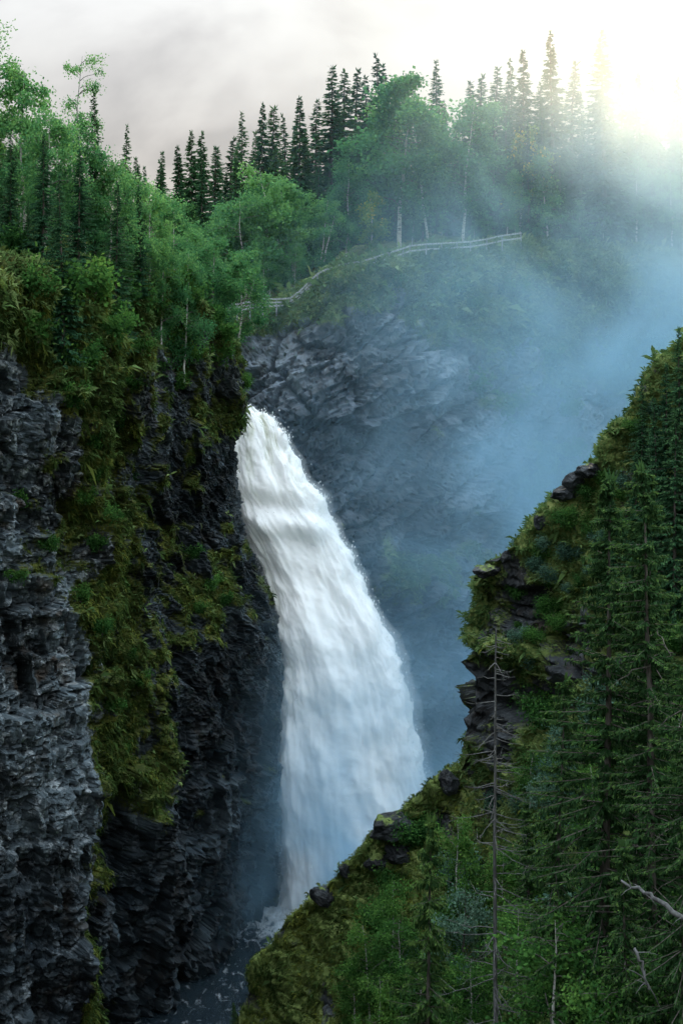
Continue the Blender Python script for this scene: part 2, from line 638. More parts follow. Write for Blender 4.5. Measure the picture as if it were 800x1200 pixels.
def add_attrs(me_name, G, quads, attrs, mat, name, label, cat, parent=None):
    me = mesh_np(me_name, G.reshape(-1, 3), quads, attrs=attrs, mat=mat)
    o = link(name, me, parent)
    tag(o, label, cat, None, 'structure')
    return o


def tufts(name, G, N, prob, count, size, mat, label, seed, kind='stuff', nblade=3, droop=0.2, cat='undergrowth'):
    """thousands of small leafy blades rooted on a surface, one object"""
    rng = np.random.default_rng(seed)
    area = np.linalg.norm(np.cross(np.gradient(G, axis=0), np.gradient(G, axis=1)), axis=2).ravel()
    p = np.clip(prob.ravel(), 0, None) * np.minimum(area, np.percentile(area, 98))
    p = p / p.sum()
    idx = rng.choice(len(p), count, p=p)
    base = G.reshape(-1, 3)[idx] + rng.uniform(-0.5, 0.5, (count, 1)) * np.gradient(G, axis=0).reshape(-1, 3)[idx] + rng.uniform(-0.5, 0.5, (count, 1)) * np.gradient(G, axis=1).reshape(-1, 3)[idx]
    nor = N.reshape(-1, 3)[idx]
    sz = size * rng.lognormal(0, 0.4, count)
    tone = np.clip(0.45 + 0.9 * fbm(base * 0.35, 3, seed) + rng.normal(0, 0.13, count), 0, 1)
    V, tint = [], []
    for b in range(nblade):
        d = rng.normal(0, 0.75, (count, 3)) + nor * 0.9 + np.array([0, 0, 0.55 - droop])
        d /= np.linalg.norm(d, axis=1, keepdims=True)
        s = np.cross(d, rng.normal(0, 1, (count, 3)))
        s /= np.linalg.norm(s, axis=1, keepdims=True)
        L = (sz * rng.uniform(0.6, 1.3, count))[:, None]
        w = L * 0.13
        mid = base + d * L * 0.55
        tip = base + d * L + np.array([0, 0, -1.0]) * L * droop
        V.append(np.stack([base, mid - s * w, tip, mid + s * w], 1))
        tint.append(np.repeat(np.clip(tone + rng.normal(0, 0.12, count), 0, 1)[:, None], 4, 1))
    V = np.concatenate(V).reshape(-1, 3)
    me = mesh_np(name, V, np.arange(len(V)).reshape(-1, 4), attrs={'tint': np.concatenate(tint).ravel()}, mat=mat)
    o = link(name, me)
    tag(o, label, cat, None, kind)
    return o


def vert_normals(G):
    n = np.cross(np.gradient(G, axis=0), np.gradient(G, axis=1))
    return n / (np.linalg.norm(n, axis=2, keepdims=True) + 1e-9)


def build_left():
    c = np.array(left_ctrl())
    wu = np.linalg.norm(np.diff(c, axis=0), axis=2).mean(1)
    wu[:3] *= 0.10
    wu[-3:] *= 0.35
    wv = np.linalg.norm(np.diff(c, axis=1), axis=2).mean(0)
    wv[:3] *= 0.25
    S = Sheet(c, 430, 560, wu, wv)
    SHEETS.append(S)
    G = S.G.copy()
    N = S.normals()
    if N[200, 300, 0] < 0:
        N = -N
    P = G.reshape(-1, 3).astype(np.float32)
    px, py = to_px(np.where(P[:, 1:2] > 5, P, 5))
    ok = P[:, 1] > 50
    rowt = np.repeat(S.sv[None], S.nu, 0).ravel()
    colt = np.repeat(S.su[:, None], S.nv, 1).ravel()
    hill = 1 - smooth(2.2, 3.4, rowt)
    al = P[:, 0] * 0.42 + P[:, 1] * 0.91
    z1 = P[:, 2] + 0.10 * al
    d1 = 1.1 * blocks(al, z1, 1.7, 7.5, 2) + 2.4 * blocks(al, z1, 5.5, 6.5, 3) + 1.5 * blocks(al, z1, 2.3, 2.6, 4) + 0.6 * blocks(al, z1, 1.2, 1.0, 6)
    ang = R(52)
    a2, z2 = al * math.cos(ang) - P[:, 2] * math.sin(ang), al * math.sin(ang) + P[:, 2] * math.cos(ang)
    d2 = 1.6 * blocks(a2, z2, 9.0, 2.6, 13) + 0.8 * blocks(a2, z2, 4.0, 1.0, 14) + 0.35 * blocks(a2, z2, 1.7, 0.42, 16)
    mk = smooth(110, 170, px + 18 * fbm(P * 0.2, 2, 9)) * smooth(900, 800, py)
    d = d1 * (1 - mk) + d2 * mk + rocky(P, (R(6), R(8), 0), 5, ((2.4, 2.0, 0.7), (0.9, 0.75, 0.34), (0.42, 0.34, 0.14)))
    # the pale buttress stands out, the wall behind it is cut back
    d += 1.6 * smooth(125, 85, px + 14 * fbm(P * 0.15, 3, 19)) - 1.2 * np.exp(-((px - 142 - 8 * fbm(P * .2, 2, 23)) / 16) ** 2)
    d += 1.2 * np.exp(-((px - 185) / 20) ** 2) * smooth(840, 900, py)
    # tall vertical gullies
    gq = P * np.array([0.22, 0.22, 0.05], np.float32)
    d += 2.6 * fbm(gq, 3, 77)
    edge = np.exp(-((colt - 13.0) / 0.55) ** 2)
    d *= (1 - 0.55 * edge) * (1 - 0.85 * hill)
    d += hill * 0.7 * fbm(P * 0.25, 4, 31)
    D = N * 0.75 + np.array([0.0, -0.6, 0.0])
    D /= np.linalg.norm(D, axis=2, keepdims=True)
    G1 = G + D * d.reshape(S.nu, S.nv, 1)
    # mossy, overgrown zones
    nz = blur(vert_normals(G1), 3)[..., 2].ravel()
    nz = nz * np.sign(vert_normals(S.G)[100, 40, 2])
    ctr = np.interp(py, [330, 420, 500, 600, 700, 800, 900, 960, 1100], [60, 80, 110, 115, 118, 140, 150, 135, 90])
    wid = np.interp(py, [330, 420, 600, 800, 900, 960, 1100], [95, 80, 72, 66, 48, 28, 16])
    band = np.exp(-((px - ctr) / wid) ** 2)
    lim = np.interp(px, [0, 60, 120, 200, 290], [400, 430, 430, 385, 400])
    upper = 1 - smooth(-30, 45, py - lim)
    band2 = np.exp(-(((px - 252) / 40) ** 2 + ((py - 690) / 55) ** 2))
    lg = np.exp(-(((px - 245) / 60) ** 2 + ((py - 470) / 70) ** 2))
    lft = np.exp(-(((px - 12) / 40) ** 2 + ((py - 620) / 90) ** 2))
    zone = np.clip(0.95 * band + 0.8 * upper + 0.75 * band2 + 0.65 * lg + 0.55 * lft, 0, 1.15)
    nn = 0.75 * fbm(P * 0.28, 5, 91, 0.6) + 0.5 * fbm(P * 0.75, 3, 95, 0.55)
    low = smooth(1180, 900, py)
    moss = 1.05 * zone + 1.0 * nn + 0.55 * smooth(0.0, 0.5, nz) * low - 0.14 - 0.3 * smooth(90, 50, px) * smooth(420, 470, py) + hill
    moss = np.clip(moss, 0, 1)
    cush = moss * (0.25 + 0.75 * np.clip(fbm(P * 1.0, 3, 47) + 0.1, -0.3, 1))
    G2 = G1 + N * cush.reshape(S.nu, S.nv, 1) * 0.8 + np.array([0, 0, 1.0]) * (cush * 0.25).reshape(S.nu, S.nv, 1)
    wet_shade = np.clip(smooth(105, 190, px) * smooth(400, 560, py) + smooth(930, 1080, py + 40 * nn), 0, 1) * (0.8 + 0.2 * np.clip(nn * 3, -1, 1))  # spray-wet rock on the right; gorge shade painted into the low part
    pale = np.clip(smooth(135, 60, px) + 0.25 + 0.5 * smooth(450, 380, py), 0, 1)
    o = add_attrs('left_cliff', G2, S.quads(), {'moss': moss, 'wet_shade': wet_shade, 'pale': pale}, M['rock_left'], 'cliff_left',
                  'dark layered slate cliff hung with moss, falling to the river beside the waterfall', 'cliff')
    inframe = ((px > -30) & (px < 345) & (py > 240) & (py < 1210) & ok).astype(float) + 0.35 * ((px > -170) & (px <= -30) & (py > 200) & (py < 1100) & ok)
    N2 = N
    tufts('hanging_moss', G2, N2, inframe * smooth(0.45, 0.8, moss) * (1 - 0.9 * hill), 64000, 0.24, M['tuft'],
          'olive moss and grass hanging over the dark left cliff face', 3, droop=0.55, cat='moss')
    tufts('undergrowth', G2, N2, inframe * smooth(0.4, 0.8, moss) * (0.25 + smooth(520, 380, py - .15 * px)), 30000, 0.34, M['tuft_green'],
          'green undergrowth and ferns on the top and ledges of the left cliff', 4, droop=0.25)
    return G2, N2, px, py, moss, inframe


LG, LN, LPX, LPY, LMOSS, LIN = build_left()


# ---- back wall and plateau ----------------------------------------------------------
def build_back():
    rim = [(120, 400, 141), (200, 385, 140), (270, 366, 138), (320, 360, 136.5), (362, 338, 136), (400, 314, 136.5), (440, 305, 138), (490, 296, 141), (550, 292, 145),
           (610, 287, 150), (690, 292, 154), (790, 300, 154), (900, 300, 150), (1050, 280, 140)]
    cols = []
    for k, (px, py, Y) in enumerate(rim):
        X, Y, Z = at(px, py, Y)
        k0 = 1.0 if px >= 340 else 0.8
        col = [(X * 1.9, Y + 190, Z + 16), (X * 1.35, Y + 70, Z + 8), (X * 1.12, Y + 26, Z + 4.0 * k0), (X, Y + 6, Z + 0.8), (X, Y, Z)]
        foot = Y - 10.5
        for t, f in ((0.09, 0.24), (0.2, 0.38), (0.32, 0.46), (0.45, 0.53), (0.58, 0.66), (0.7, 0.8), (0.85, 0.92), (1.0, 1.0)):
            zz = Z * (1 - t) - 2 * t
            yy = Y + (foot - Y) * f
            col.append((X, yy, zz))
        cols.append(col)
    c = np.array(cols)
    wv = np.linalg.norm(np.diff(c, axis=1), axis=2).mean(0)
    wv[0] *= 0.02
    wv[1] *= 0.12
    wv[2] *= 0.4
    S = Sheet(c, 410, 300, None, wv)
    SHEETS.append(S)
    G = S.G
    N = S.normals()
    if N[200, 200, 1] > 0:
        N = -N
    P = G.reshape(-1, 3).astype(np.float32)
    px, py = to_px(P)
    rowt = np.repeat(S.sv[None], S.nu, 0).ravel()
    hill = 1 - smooth(4.0, 5.2, rowt)
    d = rocky(P, (0, R(35), R(10)), 211, ((7.5, 4.0, 2.4), (3.4, 1.3, 1.2), (1.4, 0.5, 0.5)))
    d += 2.2 * fbm(P * np.array([0.09, 0.09, 0.05], np.float32), 3, 261)
    d *= 1 - 0.9 * hill
    d += hill * 0.8 * fbm(P * 0.18, 4, 33)
    # the green shelf beside the fall, and a buttress under the fence
    d += 3.2 * np.exp(-(((px - 455 - (py - 660) * 0.9) / 70) ** 2 + ((py - 690) / 48) ** 2)) * smooth(345, 420, px)
    G1 = G + N * d.reshape(S.nu, S.nv, 1)
    sgn = 1.0 if vert_normals(S.G)[230, 60, 2] > 0 else -1.0
    nz = (blur(vert_normals(G1), 3)[..., 2] * sgn).ravel()
    nn = fbm(P * 0.16, 5, 391, 0.6)
    zone = smooth(470, 330, py - 0.10 * (px - 280)) * 0.8
    zone += np.exp(-(((px - 440 - (py - 650) * 0.9) / 75) ** 2 + ((py - 670) / 55) ** 2)) * 0.9
    zone += smooth(470, 560, px) * 0.62
    rockz = np.exp(-(((px - 400) / 75) ** 2 + ((py - 470) / 85) ** 2)) * 0.7
    moss = np.clip(0.75 * zone + 0.9 * nn + 0.5 * smooth(0.1, 0.65, nz) - rockz - 0.22 + 1.2 * hill, 0, 1)
    cush = moss * (0.5 + fbm(P * 0.6, 3, 48)) * 0.8
    G2 = G1 + N * cush.reshape(S.nu, S.nv, 1) * (1 - 0.6 * hill.reshape(S.nu, S.nv, 1))
    wet_shade = np.clip(smooth(560, 380, px) * smooth(400, 520, py), 0, 1) * 0.8
    o = add_attrs('back_cliff', G2, S.quads(), {'moss': moss, 'wet_shade': wet_shade, 'pale': np.full(len(P), 0.25)}, M['rock_back'], 'cliff_back',
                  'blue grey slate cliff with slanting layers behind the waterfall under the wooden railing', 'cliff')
    inf = ((px > 255) & (px < 830) & (py > 250) & (py < 900)).astype(float)
    tufts('undergrowth', G2, N, inf * smooth(0.45, 0.8, moss) * smooth(3.2, 4.0, rowt), 30000, 0.5, M['tuft_green'],
          'green bushy undergrowth clinging to the far cliff under the railing', 8, droop=0.25)
    return G2, N


BG, BN = build_back()


# ---- spur on the right ---------------------------------------------------------------
SPUR = [((1000, 190, 60), (1500, 560, 34)),
        ((880, 295, 65), (1300, 800, 36)),
        ((800, 394, 68), (1150, 950, 37)),
        ((745, 468, 70), (1070, 1060, 36)),
        ((690, 550, 72), (990, 1160, 36)),
        ((640, 607, 74), (910, 1260, 36)),
        ((592, 645, 75.5), (840, 1340, 36)),
        ((560, 664, 76.5), (790, 1400, 37)),
        ((556, 715, 77), (740, 1400, 39)),
        ((556, 780, 77), (700, 1400, 41)),
        ((552, 840, 77.5), (660, 1400, 43.5)),
        ((540, 890, 78), (620, 1400, 46)),
        ((505, 925, 79.5), (575, 1400, 50)),
        ((460, 962, 80.5), (525, 1400, 55)),
        ((415, 1005, 82), (470, 1400, 61)),
        ((375, 1045, 83.5), (425, 1400, 67)),
        ((332, 1085, 85), (385, 1400, 72)),
        ((300, 1140, 86), (350, 1420, 77)),
        ((283, 1205, 86), (310, 1440, 80)),
        ((272, 1300, 84), (285, 1480, 80))]


def build_spur():
    cols = []
    for k, (a, b) in enumerate(SPUR):
        A, B = np.array(at(*a)), np.array(at(*b))
        col = []
        for dx, dy, dz in ((4.0, 26.0, -42.0), (1.8, 12.0, -20.0), (0.4, 3.2, -3.6)):
            q = A + np.array([dx, dy, dz])
            q[2] = max(q[2], -3.0 + 0.01 * k)
            col.append(tuple(q))
        for t in (0.0, 0.05, 0.12, 0.22, 0.36, 0.52, 0.7, 0.85, 1.0):
            # steep just under the ridge, flatter towards the viewer; steepest under the crag
            ex = 1.3 + 0.6 * math.exp(-((k - 8.5) / 2.6) ** 2)
            px_, py_ = a[0] + (b[0] - a[0]) * t, a[1] + (b[1] - a[1]) * t
            col.append(at(px_, py_, a[2] + (b[2] - a[2]) * t ** ex))
        # on below the frame towards and past the camera
        top = 45.6 * (1 - smooth(13, 18, np.float32(k)))
        col.append((B[0] * 0.75 + 2.5, 15.0, min(B[2], 33.0) * 0.8 + 0.2 * top - 2))
        col.append((B[0] * 0.55 + 3.0, 2.0, top - 2.5 * (k > 0)))
        col.append((B[0] * 0.9 + 4.0, -35.0, top + 1.0))
        cols.append(col)
    c = np.array(cols)
    wu = np.linalg.norm(np.diff(c[:, 3:10], axis=0), axis=2).mean(1)
    wu[:2] *= 0.5
    wv = np.linalg.norm(np.diff(c, axis=1), axis=2).mean(0)
    wv[0] *= 0.15
    wv[1] *= 0.4
    wv[-3:] *= 0.06
    wv[3:6] *= 2.0
    S = Sheet(c, 420, 360, wu, wv)
    SHEETS.append(S)
    G = S.G
    N = S.normals()
    if N[200, 200, 1] > 0:
        N = -N
    P = G.reshape(-1, 3).astype(np.float32)
    px, py = to_px(np.where(P[:, 1:2] > 5, P, 5))
    rowt = np.repeat(S.sv[None], S.nu, 0).ravel()
    colt = np.repeat(S.su[:, None], S.nv, 1).ravel()
    crag = np.exp(-(((px - 590) / 62) ** 2 + ((py - 790) / 95) ** 2)) * smooth(675, 705, py)
    crag = np.clip(crag * 1.5 + np.exp(-(((px - 700) / 110) ** 2 + ((py - 760) / 70) ** 2)) * 0.6, 0, 1)
    d = rocky(P, (R(4), R(-6), 0), 511, ((5.0, 2.4, 1.2), (2.2, 0.95, 0.7), (0.9, 0.36, 0.32)))
    d = d * (0.45 + 0.9 * crag) + 0.9 * fbm(P * 0.22, 4, 541)
    sa = P[:, 0] * 0.8 + P[:, 1] * 0.3
    d += crag * (1.3 * blocks(sa, P[:, 2], 2.6, 1.6, 33) + 0.6 * blocks(sa, P[:, 2], 1.1, 0.6, 35))
    d += 0.5 * blocks(sa, P[:, 2] - 0.25 * P[:, 0], 7.0, 1.5, 37) * (1 - crag)
    ridge = np.exp(-((rowt - 3.0) / 0.5) ** 2)
    d *= 1 - 0.45 * ridge
    G1 = G + N * d.reshape(S.nu, S.nv, 1)
    sgn = 1.0 if vert_normals(S.G)[60, 200, 2] > 0 else -1.0
    nz = (blur(vert_normals(G1), 3)[..., 2] * sgn).ravel()
    nn = fbm(P * 0.3, 5, 591, 0.6)
    moss = np.clip(0.88 - 0.36 * crag + 0.95 * nn + 0.45 * smooth(0.15, 0.7, nz) - 0.1, 0, 1)
    lump = np.clip(fbm(P * 0.55, 3, 601) + 0.25, 0, 1.2)
    cush = moss * (0.35 * lump + 0.45 * np.clip(fbm(P * np.array([0.6, 0.6, 1.2], np.float32), 3, 48) + .15, -0.2, 1))
    G2 = G1 + N * cush.reshape(S.nu, S.nv, 1) + np.array([0, 0, 0.5]) * cush.reshape(S.nu, S.nv, 1)
    o = add_attrs('spur', G2, S.quads(), {'moss': moss, 'wet_shade': np.full(len(P), 0.15), 'pale': np.full(len(P), 0.15)}, M['rock_spur'], 'hillside',
                  'steep mossy rock spur rising from the river to the upper right edge', 'hillside')
    inf = ((px > 255) & (px < 830) & (py > 330) & (py < 1230) & (P[:, 1] > 30)).astype(float) * (rowt > 2.2)
    inf += 0.3 * ((px >= 830) & (px < 1080) & (py > 150) & (py < 1230) & (P[:, 1] > 30)) * (rowt > 2.2)
    lower = smooth(9.5, 12.5, colt)
    tufts('moss_cushions', G2, N, inf * smooth(0.4, 0.75, moss) * (0.15 + lower), 30000, 0.17, M['tuft'],
          'olive moss cushions on the lower edge of the right spur above the river', 13, droop=0.4, cat='moss')
    tufts('undergrowth', G2, N, inf * smooth(0.4, 0.75, moss) * (1.05 - lower), 34000, 0.24, M['tuft_green'],
          'pale green heather and ferns covering the upper right spur', 14, droop=0.2)
    return G2, N, px, py, rowt, colt, inf


SG, SN, SPX, SPY, SROW, SCOL, SIN = build_spur()

# planting lookup on the finished surfaces
def bvh_of(G, step=2):
    g = G[::step, ::step]
    nu, nv = g.shape[:2]
    idx = np.arange(nu * nv).reshape(nu, nv)
    q = np.stack([idx[:-1, :-1], idx[1:, :-1], idx[1:, 1:], idx[:-1, 1:]], -1).reshape(-1, 4)
    return BVHTree.FromPolygons(g.reshape(-1, 3).tolist(), q.tolist())


BVH = {'left': bvh_of(LG, 3), 'back': bvh_of(BG, 2), 'spur': bvh_of(SG, 2)}


def drop(which, x, y):
    hit = BVH[which].ray_cast(Vector((x, y, 140)), Vector((0, 0, -1)))
    return hit[0].z if hit[0] is not None else None


def shoot(which, px, py):
    """the point of a surface seen at a photo pixel"""
    d = Vector((px - 400, F, -(py - HOR))).normalized()
    hit = BVH[which].ray_cast(Vector((0, 0, CZ)), d)
    return hit[0], hit[1]


# ---- river and valley floor --------------------------------------------------------------
def build_river():
    nx, ny = 130, 200
    xs, ys = np.linspace(-45, 55, nx), np.linspace(-40, 160, ny)
    X, Y = np.meshgrid(xs, ys, indexing='ij')
    P = np.stack([X, Y, np.zeros_like(X)], -1).reshape(-1, 3)
    rap = smooth(112, 98, P[:, 1])
    z = 0.25 * fbm(P * np.array([0.5, 0.35, 1]), 4, 7) * (0.3 + rap)
    P[:, 2] = z
    r = np.hypot(P[:, 0] - 1.5, P[:, 1] - 116)
    foam = smooth(14, 5, r) * 0.95 + 0.06 * rap
    idx = np.arange(nx * ny).reshape(nx, ny)
    q = np.stack([idx[:-1, :-1], idx[1:, :-1], idx[1:, 1:], idx[:-1, 1:]], -1).reshape(-1, 4)
    o = link('river', mesh_np('river', P, q, attrs={'foam': foam}, smooth_shade=True, mat=M['water']))
    tag(o, 'dark rippled river with white foam flowing out below the waterfall', 'river', None, 'structure')
    g = mesh_np('terrain', [(-900, -900, -4), (900, -900, -4), (900, 1800, -4), (-900, 1800, -4)], [(0, 1, 2, 3)],
                attrs={'moss': np.ones(4), 'wet_shade': np.zeros(4), 'pale': np.zeros(4)}, mat=M['rock_spur'])
    o = link('ground', g)
    tag(o, 'mossy valley ground reaching away under the forest', 'ground', None, 'structure')


build_river()

# ------------------------------------------------------------------ waterfall
FALL = [(474, 262, 284, 126.5), (482, 268, 303, 124.5), (495, 268, 322, 123.5), (520, 264, 336, 122.6), (555, 262, 352, 121.6), (580, 266, 365, 121.2), (600, 276, 377, 121.2),
        (630, 289, 398, 121), (660, 300, 416, 120.3), (700, 314, 434, 119.4), (740, 325, 450, 118.6), (780, 333, 462, 118),
        (820, 331, 474, 117.4), (860, 326, 484, 117), (900, 322, 493, 116.6), (940, 324, 499, 116.3), (980, 328, 503, 116.1), (1030, 331, 505, 116), (1075, 328, 510, 116)]


def build_fall():
    rng = np.random.default_rng(5)
    nu, nv = 240, 500
    A = np.array(FALL, float)
    s = spaced(np.ones(len(A) - 1), nv)
    rows = cr(A, s)
    th = np.linspace(0, 2 * math.pi, nu, endpoint=False)
    py, xl, xr, Y = rows.T
    cx, hw = (xl + xr) / 2, (xr - xl) / 2
    t = np.linspace(0, 1, nv)
    # superellipse cross-section
    ct, st = np.cos(th), np.sin(th)
    ex = np.sign(ct) * np.abs(ct) ** 0.8
    ey = np.sign(st) * np.abs(st) ** 0.8
    depth = 0.7 + 2.4 * t
    X = ((cx[None] + hw[None] * ex[:, None]) - 400) / F * Y[None]
    YY = Y[None] + depth[None] * ey[:, None]
    Z = np.broadcast_to(CZ - (py - HOR) / F * Y, X.shape)
    G = np.stack([X, YY, Z], -1)
    N = np.cross(np.gradient(G, axis=1), np.concatenate([G[1:], G[:1]]) - np.concatenate([G[-1:], G[:-1]]))
    N /= np.linalg.norm(N, axis=2, keepdims=True) + 1e-9
    if N[nu * 3 // 4, nv // 2, 1] > 0:
        N = -N
    # flow coordinates: across, and along the fall
    along = np.concatenate([[0], np.cumsum(np.linalg.norm(np.diff(G[nu * 3 // 4], axis=0), axis=1))])
    U = X - X.mean(0)
    W = (hw[None] * 0.078)
    un = U / (W + 0.3) * 3.2
    fl = np.stack([U * 0.95 + 0.25 * un, YY * 0.6 - Y[None] * 0.6, np.broadcast_to(along[None] * 0.16, U.shape)], -1).reshape(-1, 3).astype(np.float32)
    wq = np.stack([fbm(fl * 0.8, 2, 3), fbm(fl * 0.8, 2, 4), fbm(fl * 0.8, 2, 6)], 1)
    st_ = fl * np.array([1.5, 1.5, 0.30], np.float32) + wq * 0.35
    a = fbm(st_, 4, 21, 0.6)                                              # long strands
    b = fbm(fl * np.array([1.1, 1.1, 2.2], np.float32) + wq * 1.3, 4, 41, 0.55)   # torn clumps
    lump = fbm(np.stack([U * 0.33, YY * 0.33, Z * 0.16], -1).reshape(-1, 3).astype(np.float32), 3, 51, 0.5)
    tt = np.broadcast_to(t[None], U.shape).ravel()
    iso = np.stack([U + 0.15 * Z, YY, Z * 0.32], -1).reshape(-1, 3).astype(np.float32) + wq
    puff = 0.30 * fbm(iso * 0.9, 3, 55, 0.55) + 0.20 * np.abs(fbm(iso * 2.1, 3, 56, 0.55))
    d = puff + 0.34 * a * (0.6 + 0.5 * tt) + 0.42 * b * (1.1 - 0.6 * tt) + 1.2 * lump * (0.5 + .6 * tt)
    # the step where the water strikes a ledge
    pr = np.broadcast_to(py[None], U.shape).ravel()
    xx = (cx[None] + hw[None] * ex[:, None]).ravel()
    led = np.broadcast_to((1 - ex[:, None] ** 2), U.shape).ravel()
    d += led * 0.9 * np.exp(-((pr - 612 - (xx - 330) * 0.12) / 13) ** 2) - led * 0.7 * np.exp(-((pr - 590 - (xx - 330) * 0.12) / 11) ** 2)
    d *= smooth(0, 0.05, tt) * 0.8 + 0.2
    side_ = np.abs(np.broadcast_to(ex[:, None], U.shape).ravel())
    d += 0.5 * smooth(0.75, 1.0, side_) * fbm(iso * np.array([0.5, 0.5, 2.0], np.float32), 3, 58, 0.6) * smooth(0, 0.15, tt)
    G = G + N * d.reshape(nu, nv, 1)
    # where clear or peaty water shows between the foam
    cl = np.clip(0.30 + 1.1 * fbm(fl * np.array([1.3, 1.3, 1.2], np.float32) + wq, 4, 71, 0.6) - 1.0 * b - 0.9 * a, 0, 1)
    left_edge = smooth(0.35, 1.0, -np.broadcast_to(ex[:, None], U.shape).ravel())
    clear = np.clip(cl * (1.0 * smooth(0.42, 0.0, tt) + 0.12) + 0.6 * np.clip(cl, 0, 1) * left_edge * smooth(0.25, .45, tt) * smooth(0.8, 0.6, tt), 0, 1)
    idx = np.arange(nu * nv).reshape(nu, nv)
    i2 = np.concatenate([idx[1:], idx[:1]])
    q = np.stack([idx[:, :-1], i2[:, :-1], i2[:, 1:], idx[:, 1:]], -1).reshape(-1, 4)
    root = link('waterfall', None, loc=(0, 0, 0))
    tag(root, 'tall white waterfall plunging from the cliff into the misty gorge', 'waterfall')
    w = link('water', mesh_np('falling_water', G.reshape(-1, 3), q, attrs={'clear': clear}, smooth_shade=True, mat=M['fall']), root)
    # veil of fine airborne spray round the fall, thicker towards its foot
    gv = (G + N * (0.15 + 0.9 * t[None] + 0.5 * np.clip(lump.reshape(nu, nv) + 0.3, 0, 1))[..., None])[::4, ::6]
    gv = gv[:, :-2] if gv.shape[1] > 40 else gv
    vu, vv = gv.shape[:2]
    cap = np.concatenate([gv.reshape(-1, 3), gv[:, 0].mean(0)[None], gv[:, -1].mean(0)[None]])
    iv = np.arange(vu * vv).reshape(vu, vv)
    jv = np.concatenate([iv[1:], iv[:1]])
    qv = np.stack([iv[:, :-1], jv[:, :-1], jv[:, 1:], iv[:, 1:]], -1).reshape(-1, 4)
    tv = np.concatenate([np.stack([iv[:, 0], np.full(vu, vu * vv), jv[:, 0]], -1), np.stack([iv[:, -1], jv[:, -1], np.full(vu, vu * vv + 1)], -1)])
    tri = np.concatenate([qv[:, :3], qv[:, [0, 2, 3]], tv])
    if np.einsum('ij,ij->i', cap[tri[:, 0]], np.cross(cap[tri[:, 1]], cap[tri[:, 2]])).sum() < 0:
        qv, tv = qv[:, ::-1], tv[:, ::-1]
    vm, vt_, vo = new_mat('fine_airborne_spray')
    vp = nd(vt_, 'ShaderNodeVolumePrincipled')
    vp.inputs['Color'].default_value = (0.93, 0.97, 1.0, 1)
    vp.inputs['Density'].default_value = 0.13
    vp.inputs['Anisotropy'].default_value = 0.0
    vt_.links.new(vp.outputs[0], vo.inputs['Volume'])
    ve = link('spray_veil', mesh_np('spray_veil', cap, qv, tv, smooth_shade=True, mat=vm), root)
    ve['kind'] = 'stuff'
    # flung drops along the edges and at the ledge
    n = 9000
    Pf, Nf = G.reshape(-1, 3), N.reshape(-1, 3)
    side = np.abs(np.broadcast_to(ex[:, None], U.shape).ravel())
    front = (Nf[:, 1] < 0.3)
    pr_ = (front * (0.05 + smooth(0.8, 1.0, side)) + 0.35 * np.exp(-((pr - 610) / 16) ** 2)) * smooth(0.02, .12, tt)
    pr_ /= pr_.sum()
    ii = rng.choice(len(Pf), n, p=pr_)
    off = rng.gamma(1.2, 0.16, n)[:, None]
    base = Pf[ii] + Nf[ii] * off + np.array([0.25, 0, -0.1]) * off * rng.normal(0, 1, (n, 1))
    sz = (0.015 + 0.07 * rng.random(n) ** 4)[:, None]
    u = rng.normal(0, 1, (n, 3)); u /= np.linalg.norm(u, axis=1, keepdims=True)
    v2 = np.cross(u, rng.normal(0, 1, (n, 3))); v2 /= np.linalg.norm(v2, axis=1, keepdims=True)
    w2 = np.cross(u, v2)
    stretch = np.array([1, 1, 1.8])
    V = np.stack([base + u * sz * stretch, base + v2 * sz * stretch - u * sz * .4, base + (-v2 * .6 + w2) * sz * stretch - u * sz * .4, base + (-v2 * .6 - w2) * sz * stretch - u * sz * .4], 1).reshape(-1, 3)
    k = np.arange(n)[:, None] * 4
    T = np.concatenate([k + np.array([[0, 1, 2]]), k + np.array([[0, 2, 3]]), k + np.array([[0, 3, 1]]), k + np.array([[1, 3, 2]])])
    sp = link('spray', mesh_np('spray_drops', V, None, T, attrs={'clear': np.zeros(len(V))}, mat=M['fall']), root)
    sp['kind'] = 'stuff'


build_fall()

# ------------------------------------------------------------------ tree builders
def unit(a):
    return a / (np.linalg.norm(a, axis=-1, keepdims=True) + 1e-9)


def leaf_quads(base, direc, length, width, rng, tint, mb, fold=0.0):
    n = len(base)
    side = unit(np.cross(direc, rng.normal(0, 1, (n, 3))))
    L, w = np.asarray(length).reshape(-1, 1), np.asarray(width).reshape(-1, 1)
    mid = base + direc * L * 0.5
    tip = base + direc * L
    V = np.stack([base, mid - side * w, tip, mid + side * w], 1).reshape(-1, 3)
    mb.raw(V, np.arange(4 * n).reshape(-1, 4), None, np.repeat(tint, 4))


